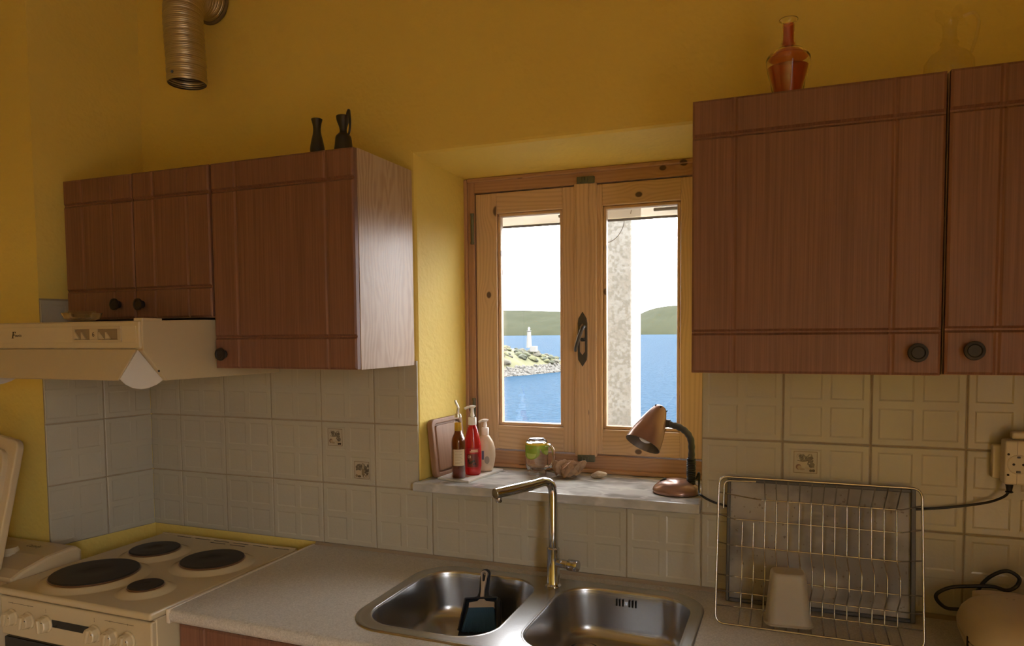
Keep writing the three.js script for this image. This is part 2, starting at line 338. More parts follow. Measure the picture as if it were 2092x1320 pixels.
{
  part('grout', [box(0, 1.0875, 0.9, 1.497, -0.009, -0.0035), box(1.0875, 1.9355, 0.9, 1.103, -0.009, -0.0035), box(1.9355, 2.93, 0.9, 1.497, -0.009, -0.0035)], groutMat, wallBack);
  for (let i = -1; i < 14; i++) for (let j = 0; j < 3; j++) {
    const X = 0.135 + 0.2 * i, Y = 0.9 + 0.2 * j; let x0 = 0, x1 = 0.2;
    if (i === -1) x0 = 0.0605;
    if (j > 0) { if (i >= 5 && i <= 8) continue; if (i === 4) x1 = 0.153; if (i === 5) continue; }
    const m = putTile(wallBack, X, Y, 0, x0, x1, 0, 0.2); motifTiles[i + ',' + j] = m;
  }
  const lw = [[-0.354, 0.014, 0.2], [-0.1676, 0, 0.1665]];
  const base = new THREE.Group(); base.rotation.y = LW; base.updateMatrix();
  const gg = box(-0.3545, -0.001, 0.9, 1.703, -0.0075, -0.0035); gg.applyMatrix4(base.matrix); part('grout', gg, groutMat, wallLeft);
  for (const [X, x0, x1] of lw) for (let j = 0; j < 4; j++) {
    const m = putTile(wallLeft, 0, 0, 0, x0, x1, 0, 0.2);
    const p = V(X - x0, 0.9 + 0.2 * j, 0).applyMatrix4(base.matrix); m.position.copy(p); m.rotation.y = LW;
  }
}
// printed fruit motifs on three of the sunk squares
function fruitMotif(kind) {
  return canvasTex(256, 256, (c) => {
    const r = rng(kind + 3), blob = (x, y, a, b, col, rot = 0) => { c.fillStyle = col; c.beginPath(); c.ellipse(x, y, a, b, rot, 0, 7); c.fill(); };
    c.fillStyle = '#cfc6b4'; c.fillRect(0, 0, 256, 256);
    c.strokeStyle = '#8f8068'; c.lineWidth = 6; c.strokeRect(5, 5, 246, 246);
    for (let i = 0; i < 46; i++) blob(70 + r() * 130, 40 + r() * 90, 8 + r() * 16, 6 + r() * 9, ['#8d8878', '#7d7767', '#9a9384', '#6f6a5e'][i & 3], r() * 3);
    if (kind === 0) {
      for (let i = 0; i < 16; i++) blob(160 + r() * 50, 70 + r() * 100, 7 + r() * 10, 12 + r() * 14, ['#746f63', '#878070'][i & 1], r() * 3);
      c.fillStyle = '#d8cbb2'; c.beginPath(); c.moveTo(44, 112); c.quadraticCurveTo(95, 128, 156, 112); c.quadraticCurveTo(150, 160, 118, 184); c.lineTo(84, 184); c.quadraticCurveTo(54, 160, 44, 112); c.fill();
      c.strokeStyle = '#5d5446'; c.lineWidth = 7; c.beginPath(); c.moveTo(42, 108); c.quadraticCurveTo(95, 126, 158, 108); c.stroke();
      c.strokeStyle = '#8c8272'; c.lineWidth = 4; c.beginPath(); c.arc(66, 64, 30, 2.5, 5.6); c.stroke();
      blob(56, 184, 30, 32, '#8d6f62'); blob(66, 190, 24, 24, '#c4b496'); blob(96, 210, 26, 12, '#b3a488'); blob(160, 196, 34, 13, '#cdbfa2', 0.2);
      blob(214, 220, 17, 16, '#453b37'); blob(244 - 58, 222, 16, 15, '#4d423d');
    } else {
      c.fillStyle = '#c9bca3'; c.fillRect(142, 52, 18, 62); c.fillStyle = '#9b8d74'; c.beginPath(); c.roundRect(126, 106, 50, 96, 12); c.fill(); c.fillStyle = '#d5cab3'; c.fillRect(144, 36, 14, 26);
      for (let i = 0; i < 18; i++) blob(188 + r() * 46, 50 + r() * 130, 8 + r() * 10, 10 + r() * 12, ['#7b7567', '#6d675b'][i & 1], r() * 3);
      for (let i = 0; i < 16; i++) blob(40 + r() * 70, 50 + r() * 80, 10 + r() * 12, 8 + r() * 10, ['#7b7567', '#877f70'][i & 1], r() * 3);
      blob(72, 168, 42, 40, '#d8c6aa'); blob(40, 212, 20, 20, '#a2937a'); blob(86, 220, 30, 16, '#776b58'); blob(168, 212, 24, 22, '#6a5f50'); blob(172, 214, 17, 16, '#d3c3a6'); blob(214, 208, 20, 24, '#6a5f50'); blob(216, 212, 13, 18, '#d3c3a6');
    }
  });
}
{
  const f0 = fruitMotif(0), f1 = fruitMotif(1);
  const put = (t, x, y, map) => { const m = part('printed_motif', new THREE.PlaneGeometry(0.056, 0.056), std({ map, color: lin(0.72, 0.70, 0.66), roughness: 0.2 }), t, 'printed basket of fruit in grey and cream'); m.position.set(x, y, -0.0009); };
  put(motifTiles['3,1'], 0.052, 0.150, f0); put(motifTiles['3,1'], 0.150, 0.049, f1); put(motifTiles['10,1'], 0.054, 0.150, f0);
}

// ---------------------------------------------------------------- window
{
  const w = new THREE.Group(); w.name = 'window_1'; w.position.set(1.535, 1.13, -0.3); w.userData = { kind: 'structure', label: 'varnished pine casement window with two sashes in the deep recess', category: 'window' }; scene.add(w);
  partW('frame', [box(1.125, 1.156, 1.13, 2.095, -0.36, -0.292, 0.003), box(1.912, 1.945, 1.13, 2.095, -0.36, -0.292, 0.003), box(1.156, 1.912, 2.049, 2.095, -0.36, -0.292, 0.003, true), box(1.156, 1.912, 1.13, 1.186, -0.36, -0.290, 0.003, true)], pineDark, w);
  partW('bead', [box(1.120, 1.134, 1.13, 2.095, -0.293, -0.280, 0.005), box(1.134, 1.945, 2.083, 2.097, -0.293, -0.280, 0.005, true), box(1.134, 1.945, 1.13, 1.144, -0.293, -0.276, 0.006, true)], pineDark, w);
  for (const [x0, x1, g0, g1] of [[1.158, 1.510, 1.234, 1.462], [1.560, 1.910, 1.594, 1.836]]) {
    const y0 = 1.189, y1 = 2.046, b = 1.270, t = 1.978, F = -0.298, B = -0.352;
    const s = partW('sash', [box(x0, g0, y0, y1, B, F, 0.004), box(g1, x1, y0, y1, B, F, 0.004), box(g0 - 0.002, g1 + 0.002, y0, b, B, F - 0.0005, 0.004, true), box(g0 - 0.002, g1 + 0.002, t, y1, B, F - 0.0005, 0.004, true)], pine, w);
    partW('glazing_bead', [box(g0, g0 + 0.011, b, t, -0.33, F - 0.008, 0.004), box(g1 - 0.011, g1, b, t, -0.33, F - 0.008, 0.004), box(g0, g1, b, b + 0.011, -0.33, F - 0.008, 0.004, true), box(g0, g1, t - 0.011, t, -0.33, F - 0.008, 0.004, true)], pine, s);
    partW('pane', box(g0, g1, b, t, -0.334, -0.330), clearGlass, s);
  }
  partW('astragal', [box(1.505, 1.577, 1.182, 2.050, -0.300, -0.286, 0.003), box(1.512, 1.553, 1.184, 2.049, -0.29, -0.2815, 0.003)], pine, w);
  // hinges, bolts, handle
  for (const y of [1.93, 1.31]) { const h = cyl(0.0055, 0.0055, 0.09, 12); h.translate(1.152, y, -0.283); const k1 = cyl(0.0065, 0.0065, 0.008, 12); k1.translate(1.152, y + 0.047, -0.283); const k2 = k1.clone(); k2.translate(0, -0.094, 0); partW('hinge', [h, k1, k2], brassGreen, w); }
  for (const [y, o] of [[2.058, 1], [1.176, -1]]) {
    partW('bolt_keeper', [box(1.516, 1.572, y - 0.010, y + 0.012, -0.293, -0.2795, 0.002), box(1.527, 1.534, y - 0.006, y + 0.008, -0.281, -0.276, 0.001), box(1.545, 1.552, y - 0.006, y + 0.008, -0.281, -0.276, 0.001), box(1.536, 1.543, y - 0.004 + 0.004 * o, y + 0.006 + 0.004 * o, -0.281, -0.2755, 0.001)], brassGreen, w);
  }
  {
    const s = new THREE.Shape(); s.moveTo(0, 0.087); s.lineTo(0.013, 0.066); s.lineTo(0.0155, 0.05); s.lineTo(0.0155, -0.05); s.lineTo(0.014, -0.066); s.lineTo(0, -0.087); s.lineTo(-0.014, -0.066); s.lineTo(-0.0155, -0.05); s.lineTo(-0.0155, 0.05); s.lineTo(-0.013, 0.066); s.closePath();
    const h = new THREE.Path(); h.moveTo(-0.0095, 0.04); h.lineTo(0, 0.052); h.lineTo(0.0095, 0.04); h.lineTo(0.0095, -0.04); h.lineTo(0, -0.052); h.lineTo(-0.0095, -0.04); h.closePath(); s.holes.push(h);
    const g = new THREE.ExtrudeGeometry(s, { depth: 0.003, bevelEnabled: true, bevelSize: 0.0012, bevelThickness: 0.0012, bevelSegments: 2, bevelOffset: -0.0012 }); g.translate(1.534, 1.559, -0.281);
    const pl = partW('handle_plate', g, oldIron, w, 'wrought iron handle plate with pointed ends');
    const lever = sweep(spline([V(1.543, 1.598, -0.276), V(1.5435, 1.598, -0.258), V(1.540, 1.588, -0.247), V(1.531, 1.560, -0.243), V(1.521, 1.532, -0.247), V(1.518, 1.522, -0.253)], 24), t => 0.0045 + 0.0015 * Math.sin(t * 3.1), 10);
    const hub = cyl(0.006, 0.006, 0.02, 14); hub.rotateX(Math.PI / 2); hub.translate(1.537, 1.558, -0.272);
    partW('handle', [lever, hub], oldIron, pl);
  }
  const sill = struct('trim_1', (() => { const s = new THREE.Shape([[1.088, 0.034], [1.934, 0.034], [1.941, -0.31], [1.121, -0.31]].map(p => new THREE.Vector2(p[0], -p[1]))); const g = new THREE.ExtrudeGeometry(s, { depth: 0.019, bevelEnabled: true, bevelSize: 0.004, bevelThickness: 0.004, bevelOffset: -0.004, bevelSegments: 3 }); g.rotateX(-Math.PI / 2); g.translate(0, 1.107, 0); return metres(g); })(), marble, 'grey veined marble window sill');
  sill.userData.category = 'sill';
}

// outside the window: roller shutter, pier, wire
{
  const t = thing('roller_shutter', 'raised off white roller shutter end showing at the top of the window', 'shutter', [1.535, 1.95, -0.42]);
  const cream = phy({ color: lin(0.80, 0.76, 0.68), roughness: 0.6, transmission: 0.35, thickness: 0 });
  for (let k = 0; k < 3; k++) partW('slat', box(1.14, 1.93, 1.953 + k * 0.036, 1.987 + k * 0.036, -0.428, -0.414, 0.005), cream, t);
  partW('brush_seal', box(1.14, 1.93, 1.946, 1.954, -0.424, -0.418), std({ color: lin(0.16, 0.16, 0.17), roughness: 1 }), t, 'grey brush strip along the bottom edge');
  for (const x of [1.415, 1.735]) partW('stop', box(x, x + 0.085, 1.968, 1.978, -0.414, -0.405, 0.003), std({ color: lin(0.2, 0.2, 0.21), roughness: 0.6 }), t);
  for (const x of [1.127, 1.915]) partW('guide_rail', [box(x, x + 0.028, 1.11, 2.09, -0.44, -0.43), box(x, x + 0.028, 1.11, 2.09, -0.412, -0.402), box(x + (x > 1.5 ? 0.02 : 0), x + (x > 1.5 ? 0.028 : 0.008), 1.11, 2.09, -0.43, -0.412)], cream, t);
  const stucco = tex(512, 512, (u, v) => { const a = fbm(u, v, 50, 50, 3, 14), b = fbm(u, v, 5, 5, 4, 19); return mix3(mix3([0.165, 0.158, 0.14], [0.225, 0.22, 0.205], sstep(0.35, 0.6, a)), [0.155, 0.135, 0.108], 0.5 * sstep(0.52, 0.68, b) * sstep(0.42, 0.62, a)); }, true, 1 / 0.6, 1 / 0.6);
  const p = thing('masonry_pier', 'rough beige stuccoed pier standing just outside the window', 'pillar', [1.374, -3, -1.31]);
  partW('shaft', box(1.25, 1.498, -3, 3.0, -1.42, -1.2, 0.006), std({ map: stucco, bumpMap: tex(256, 256, (u, v) => fbm(u, v, 30, 30, 3, 14), false, 1 / 0.4, 1 / 0.4), bumpScale: 0.0015, roughness: 0.95 }), p);
  const wmat = std({ color: lin(0.10, 0.07, 0.06), roughness: 0.6 });
  const wi = thing('loose_wire', 'thin dark wire hanging in a curve outside the right pane', 'wire', [1.6, 1.95, -0.45]);
  partW('strand', sweep(spline([V(1.665, 1.975, -0.40), V(1.652, 1.958, -0.43), V(1.632, 1.955, -0.45), V(1.628, 1.935, -0.45), V(1.612, 1.905, -0.45), V(1.585, 1.884, -0.45), V(1.55, 1.88, -0.45)], 40), 0.0011, 6), wmat, wi);
}
// sea, islet, lighthouse, far hills
const SEA = -38.4;
{
  const wave = tex(512, 512, (u, v) => 0.6 * fbm(u, v, 14, 46, 4, 3) + 0.4 * fbm(u, v, 40, 130, 2, 13), false, 1 / 90, 1 / 90);
  const g = new THREE.PlaneGeometry(80000, 60000); g.rotateX(-Math.PI / 2); g.translate(-4000, SEA, -22000);
  const p = clean(g); planar(p);
  const sea = setUp(new THREE.Mesh(p, phy({ color: lin(0.0072, 0.029, 0.055), roughness: 0.7, specularIntensity: 0.05, bumpMap: wave, bumpScale: 5 }))); sea.name = 'sea'; sea.userData = { kind: 'structure', label: 'calm blue sea', category: 'sea' }; scene.add(sea);
  {
    const pts = [[-9000, 250], [-7000, 380], [-5600, 440], [-4920, 436], [-4300, 410], [-3700, 372], [-3100, 300], [-2700, 260], [-2300, 402], [-2000, 452], [-1690, 460], [-1300, 430], [0, 520], [2500, 300], [5000, 200]];
    const c = new THREE.SplineCurve(pts.map(q => new THREE.Vector2(q[0], q[1]))).getPoints(220), P = [], I = [], K = 14;
    c.forEach((q, i) => { for (let k = 0; k <= K; k++) { const f = k / K, n = fbm(i / 60 + 1, f + 1, 12, 6, 4, 6) - 0.5; P.push(q.x, SEA - 20 + (q.y - SEA + 20) * Math.pow(f, 0.8) + 16 * n * Math.sin(f * 3.14), -11200 - 1500 * f + 60 * n); if (i && k) { const o = i * (K + 1) + k; I.push(o - 1, o - K - 2, o, o, o - K - 2, o - K - 1); } } });
    const g = new THREE.BufferGeometry(); g.setAttribute('position', new THREE.Float32BufferAttribute(P, 3)); g.setIndex(I.reverse()); g.computeVertexNormals();
    const m = setUp(new THREE.Mesh(metres(g), phy({ map: tex(256, 256, (u, v) => mix3([0.020, 0.023, 0.014], [0.026, 0.029, 0.018], fbm(u, v, 8, 8, 4, 6)), true, 1 / 2500, 1 / 900), roughness: 1, specularIntensity: 0.1 }))); m.name = 'hills'; m.userData = { kind: 'structure', label: 'long scrub-covered hills on the far shore across the sea', category: 'hills' }; scene.add(m);
  }
  const isl = thing('islet', 'rocky green islet under the white lighthouse across the water', 'islet', [-243, SEA, -592]);
  const hx = 28 / 108.7, hz = -105 / 108.7, ex = -105 / 108.7, ez = -28 / 108.7, r = rng(99);
  const height = (t, e) => {
    const H = 30 - 0.035 * t - 22 * sstep(105, 200, t) * 1.0, sh = 1 - sstep(150, 230, t);
    const wob = 6 * (fbm(t / 300 + 2, 0.3, 24, 4, 3, 4) - 0.5);
    const q = Math.max(0, e + wob); return (q <= 0 ? -2 : Math.min(q * 0.55, 5.5) + (H - 5.5) * (1 - Math.exp(-Math.max(0, q - 9) / 26)) * sh + 2.2 * (fbm(t / 220 + 3, e / 160 + 3, 40, 30, 4, 8) - 0.5)) * (sh > 0.02 ? 1 : 0.3);
  };
  const pos = [], col = [], idx = [], NT = 150, NE = 70, T0 = -110, T1 = 230, E1 = 130;
  for (let i = 0; i <= NT; i++) for (let j = 0; j <= NE; j++) {
    const t = T0 + (T1 - T0) * i / NT, e = -6 + (E1 + 6) * Math.pow(j / NE, 1.5); const y = height(t, e);
    pos.push(hx * t + ex * e, y, hz * t + ez * e);
    const n = fbm(t / 220 + 1, e / 160 + 1, 60, 44, 3, 15), rock = 1 - sstep(6, 8.5, y + (n - 0.5) * 5);
    const c = mix3(mix3([0.042, 0.046, 0.019], [0.066, 0.063, 0.030], n), [0.062, 0.060, 0.054], rock); col.push(...c);
    if (i && j) { const o = i * (NE + 1) + j; idx.push(o - NE - 2, o - 1, o, o - NE - 2, o, o - NE - 1); }
  }
  const g2 = new THREE.BufferGeometry(); g2.setAttribute('position', new THREE.Float32BufferAttribute(pos, 3)); g2.setAttribute('color', new THREE.Float32BufferAttribute(col, 3)); g2.setIndex(idx); g2.computeVertexNormals();
  part('ground', g2, std({ vertexColors: true, roughness: 1 }), isl);
  const ico = new THREE.IcosahedronGeometry(1, 2), lump = (s) => { const q = ico.clone(), p = q.attributes.position; for (let k = 0; k < p.count; k++) { const v = V(p.getX(k), p.getY(k), p.getZ(k)); const f = 0.75 + 0.5 * vn(v.x * 2.1 + s, v.y * 2.1 + v.z * 1.7 + s, 64, 64, s); p.setXYZ(k, v.x * f, v.y * f * 0.8, v.z * f); } q.computeVertexNormals(); return clean(q); };
  const lumps = [lump(1), lump(2), lump(3)], greens = [[0.026, 0.030, 0.019], [0.036, 0.040, 0.020], [0.048, 0.050, 0.022], [0.044, 0.042, 0.031]].map(c => std({ color: lin(...c), roughness: 1 }));
  for (let k = 0; k < 90; k++) { const t = T0 * 0.4 + 190 * r(), e = 14 + 45 * r(); const m = setUp(new THREE.Mesh(lumps[k % 3], greens[Math.floor(r() * 4)])); m.name = 'shrub'; const s = 1.6 + 2.4 * r(); m.scale.set(s * 1.3, s, s * 1.3); m.position.set(hx * t + ex * e, height(t, e) + s * 0.3, hz * t + ez * e); m.rotation.y = r() * 6; isl.add(m); }
  const rocks = new THREE.InstancedMesh(lumps[1], std({ color: lin(0.064, 0.062, 0.056), roughness: 1 }), 700); rocks.name = 'shore_rocks'; rocks.userData.kind = 'stuff';
  const M = new THREE.Matrix4(), Q = new THREE.Quaternion();
  for (let k = 0; k < 700; k++) { const t = T0 * 0.5 + 230 * r(), e = -1 + 13 * r(), s = 0.5 + 1.5 * r(); Q.setFromEuler(new THREE.Euler(r() * 6, r() * 6, r() * 6)); M.compose(V(hx * t + ex * e, height(t, e) + 0.1, hz * t + ez * e), Q, V(s * 1.2, s, s)); rocks.setMatrixAt(k, M); }
  rocks.castShadow = rocks.receiveShadow = true; isl.add(rocks);
  const lhy = SEA + 24.6, lh = thing('lighthouse', 'white octagonal lighthouse tower on the islet', 'lighthouse', [-251.7, lhy, -700]);
  const wm = std({ color: lin(0.12, 0.118, 0.11), roughness: 0.8 });
  const tw = lathe([[0, 0], [3.1, 0], [2.15, 16], [2.15, 17], [2.7, 17.4], [2.7, 18], [0, 18]], 8); part('tower', tw, wm, lh);
  const lan = lathe([[0, 18], [1.2, 18], [1.2, 20.2], [1.45, 20.4], [0, 21.8]], 8); part('lantern', lan, std({ color: lin(0.2, 0.22, 0.23), roughness: 0.5 }), lh);
  const hut = box(2, 8.5, -4, 1.6, -3, 3, 0.1); part('keeper_house', hut, wm, lh);
}
// balcony outside the right-hand doorway
struct('wall_exterior', [box(-1.7, 1.12, -0.2, 2.95, -0.53, -0.501), box(1.95, 3.5, -0.2, 2.95, -0.53, -0.501), box(1.12, 1.95, -0.2, 1.10, -0.53, -0.501), box(1.12, 1.95, 2.1, 2.95, -0.53, -0.501)], std({ color: lin(0.52, 0.49, 0.44), roughness: 0.95 }), 'pale stuccoed outer face of the window wall');
struct('floor_terrace', box(3.5, 6.8, -0.2, -0.05, -0.3, 4.6), std({ color: lin(0.55, 0.50, 0.43), roughness: 0.9 }), 'pale terrace slab outside the doorway');
struct('door_1', [box(3.32, 3.44, 0, 2.25, 2.5, 2.57, 0.004), box(3.32, 3.44, 0, 2.25, 3.43, 3.5, 0.004), box(3.32, 3.44, 2.18, 2.25, 2.57, 3.43, 0.004, true)], pine, 'pine frame of the open balcony doorway');
struct('wall_terrace', box(6.6, 6.8, -0.05, 1.6, -0.3, 4.6), paint, 'ochre parapet wall of the terrace outside the doorway');
struct('ceiling_terrace', box(3.5, 4.3, 2.75, 2.95, -0.3, 4.6), std({ color: lin(0.55, 0.50, 0.43), roughness: 0.9 }), 'short eave over the terrace doorway');

// ---------------------------------------------------------------- wall cabinets
function doorGeo(w, h, mx, mt, mb) {
  const bev = 0.005, xs = new Set([0, bev, w - bev, w]), ys = new Set([0, bev, h - bev, h]);
  const gx = [mx, w - mx], gy = [mb, h - mt], q = 0.0065, f = 0.0018;
  for (const g of gx) [g - q, g - f, g + f, g + q].forEach(v => xs.add(v)); for (const g of gy) [g - q, g - f, g + f, g + q].forEach(v => ys.add(v));
  const gr = (t, L) => Math.max(...L.map(g => clamp((q - Math.abs(t - g)) / (q - f))));
  const ed = (t, L) => clamp(1 - Math.min(t, L - t) / bev);
  return relief([...xs].sort((a, b) => a - b), [...ys].sort((a, b) => a - b), (x, y) => -Math.max(0.0025 * gr(x, gx), 0.0062 * gr(y, gy), 0.0035 * ed(x, w), 0.0035 * ed(y, h)), 0.018);
}
const knobGeo = (() => { const g = lathe([[0, 0], [0.011, 0], [0.011, 0.005], [0.0075, 0.008], [0.0075, 0.011], [0.0165, 0.014], [0.0185, 0.017], [0.0175, 0.0205], [0.013, 0.0215], [0.011, 0.0195], [0, 0.0195]], 28); g.rotateX(Math.PI / 2); return clean(g); })();
function wallCabinet(x0, x1, y0, y1, doors, label) {
  const c = thing('wall_cabinet', label, 'cabinet', [(x0 + x1) / 2, y0, 0.15], 'reddish wall cabinets');
  partW('carcass', [box(x0, x0 + 0.016, y0, y1, 0.001, 0.2915, 0.001), box(x1 - 0.016, x1, y0, y1, 0.001, 0.2915, 0.001), box(x0 + 0.016, x1 - 0.016, y0, y0 + 0.016, 0.001, 0.2905, 0, true), box(x0 + 0.016, x1 - 0.016, y1 - 0.016, y1, 0.001, 0.2905, 0, true), box(x0 + 0.016, x1 - 0.016, y0 + 0.016, y1 - 0.016, 0.001, 0.007)], sideWood, c);
  for (const [a, b, kx, ky, mx] of doors) {
    const g = doorGeo(b - a, y1 - y0 - 0.004, mx, 0.078, 0.088), d = part('door', g, doorWood, c); d.position.set(a - c.position.x, 0.002, 0.3115 - 0.15);
    const k = part('knob', knobGeo, bronze, d, 'round dark bronze knob'); k.position.set(kx - a, ky - y0 - 0.002, -0.001);
  }
}
wallCabinet(0.006, 0.598, 1.633, 2.071, [[0.007, 0.2985, 0.231, 1.678, 0.083], [0.3015, 0.596, 0.328, 1.676, 0.083]], 'low two-door reddish wood wall cabinet above the cooker hood');
wallCabinet(0.603, 1.083, 1.485, 2.071, [[0.604, 1.082, 0.637, 1.527, 0.088]], 'single-door wall cabinet with pale grained side left of the window');
wallCabinet(1.946, 2.427, 1.488, 2.079, [[1.947, 2.4255, 2.384, 1.535, 0.087]], 'single-door reddish wall cabinet directly right of the window');
wallCabinet(2.4305, 2.912, 1.490, 2.081, [[2.432, 2.911, 2.479, 1.539, 0.087]], 'wall cabinet cut off by the right edge with a knob at its lower left');

// ---------------------------------------------------------------- cooker hood
{
  const x0 = -0.022, x1 = 0.576, h = thing('cooker_hood', 'white slim cooker hood with tilted visor under the low cabinet', 'cooker hood', [0.277, 1.455, 0.27]);
  partW('body', profile([[0.001, 1.457], [0.462, 1.460], [0.534, 1.543], [0.534, 1.621], [0.30, 1.627], [0.001, 1.627]], x0, x1, 0.0025), hoodWhite, h);
  const fas = partW('fascia', box(x0 + 0.002, x1 - 0.004, 1.548, 1.620, 0.531, 0.541, 0.004), hoodWhite, h);
  partW('fascia_strip', [box(x0 + 0.004, x1 - 0.014, 1.5635, 1.6075, 0.54, 0.5425, 0.001)], hoodWhite, fas);
  const cp = partW('control_panel', [box(0.333, 0.512, 1.566, 1.572, 0.541, 0.5465, 0.001), box(0.333, 0.512, 1.6, 1.608, 0.541, 0.5465, 0.001), box(0.333, 0.341, 1.572, 1.6, 0.541, 0.5465, 0.001), box(0.5, 0.512, 1.572, 1.6, 0.541, 0.5465, 0.001), box(0.398, 0.428, 1.572, 1.6, 0.541, 0.5465, 0.001), ], creamPlastic, h);
  partW('switch_recess', box(0.341, 0.5, 1.572, 1.6, 0.541, 0.5432), std({ color: lin(0.26, 0.19, 0.10), roughness: 0.5 }), cp);
  for (const x of [0.341, 0.366, 0.43, 0.456]) { const s = new THREE.Shape([[0, 0], [0.018, 0], [0, 0.019]].map(p => new THREE.Vector2(...p))); const g = new THREE.ExtrudeGeometry(s, { depth: 0.004, bevelEnabled: false }); g.translate(x + 0.001, 1.5735, 0.5432); partW('rocker_switch', [g, box(x, x + 0.012, 1.573, 1.5755, 0.543, 0.5472)], hoodWhite, cp); }
  const ink = (w, hh, f) => canvasTex(w, hh, f);
  decal('fan_mark', 0.013, 0.018, ink(64, 96, c => { c.fillStyle = '#2a1c10'; c.font = 'bold 84px sans-serif'; c.textAlign = 'center'; c.fillText('6', 32, 78); }), h, 0.413 - h.position.x, 1.586 - 1.455, 0.5468 - 0.27);
  decal('brand_print', 0.062, 0.031, ink(256, 128, c => { c.fillStyle = '#24170c'; c.font = 'italic bold 110px serif'; c.fillText('F', 12, 98); c.font = 'italic bold 40px sans-serif'; c.fillText('ourlis', 78, 82); }), h, 0.112 - h.position.x, 1.5855 - 1.455, 0.5432 - 0.27);
  // tilted visor with clear quarter-round cheeks
  const vis = profile([[0.5385, 1.545], [0.5425, 1.546], [0.6005, 1.470], [0.597, 1.4675]], x0 + 0.008, 0.560, 0.0008); partW('visor', vis, hoodWhite, h);
  const A = [0.540, 1.545], arc = [[0.596, 1.472], [0.580, 1.457], [0.560, 1.4465], [0.534, 1.4415], [0.508, 1.4435], [0.484, 1.450], [0.463, 1.461]];
  const ck = std({ color: lin(0.72, 0.69, 0.62), roughness: 0.12 });
  for (const x of [x0 + 0.006, 0.562]) {
    const cheek = partW('visor_cheek', profile([A, ...arc], x, x + 0.002, 0), ck, h, 'glossy quarter-round end piece of the visor');
    void cheek;
  }
  const rv = new THREE.SphereGeometry(0.003, 10, 8); rv.translate(0.5775, 1.487, 0.488); partW('screw', rv, blackPlastic, h);
  partW('end_cap', box(x1 - 0.030, x1 + 0.001, 1.619, 1.6285, 0.470, 0.535, 0.003), hoodWhite, h);
}
{
  const d = thing('glass_dish', 'small clear glass dish standing on top of the cooker hood', 'dish', [0.185, 1.6285, 0.40]);
  part('bowl', lathe([[0.0, 0.003], [0.032, 0.003], [0.044, 0.008], [0.052, 0.022], [0.0545, 0.022], [0.046, 0.005], [0.033, 0.0], [0, 0.0]], 40), phy({ color: lin(0.9, 0.92, 0.86), transmission: 1, thickness: 0.02, roughness: 0.04, ior: 1.45 }), d);
  const d2 = thing('glass_bowl', 'smaller clear glass bowl nested in the dish on the hood', 'bowl', [0.185, 1.6316, 0.40]);
  part('bowl', lathe([[0.0, 0.003], [0.022, 0.003], [0.031, 0.012], [0.035, 0.026], [0.037, 0.026], [0.0335, 0.010], [0.024, 0.0], [0, 0.0]], 40), thinGlass, d2);
}
// flexible duct
{
  const t = thing('exhaust_duct', 'ribbed silver flexible duct bending into the wall above the cabinets', 'duct', [0.34, 2.68, 0]);
  const pts = spline([V(0.337, 2.687, 0.0), V(0.340, 2.684, 0.055), V(0.345, 2.664, 0.105), V(0.354, 2.622, 0.138), V(0.361, 2.57, 0.150), V(0.364, 2.51, 0.151), V(0.367, 2.45, 0.150), V(0.369, 2.373, 0.150)], 420);
  partW('hose', sweep(pts, q => 0.0570 + 0.0024 * Math.pow(Math.abs(Math.sin(q * Math.PI * 22)), 0.6) + 0.0005 * Math.sin(q * Math.PI * 168), 48, false), ductMetal, t);
  const ring = new THREE.TorusGeometry(0.063, 0.006, 12, 48); ring.translate(0.337, 2.687, 0.001); partW('wall_collar', ring, std({ color: lin(0.16, 0.11, 0.05), roughness: 0.6 }), t, 'dark sealing collar at the wall');
  const st = new THREE.CylinderGeometry(0.0045, 0.0045, 0.0015, 16); st.rotateX(Math.PI / 2); st.translate(0.3705, 2.392, 0.2098); partW('sticker', st, std({ color: lin(0.05, 0.10, 0.28), roughness: 0.5 }), t, 'small blue dot');
}

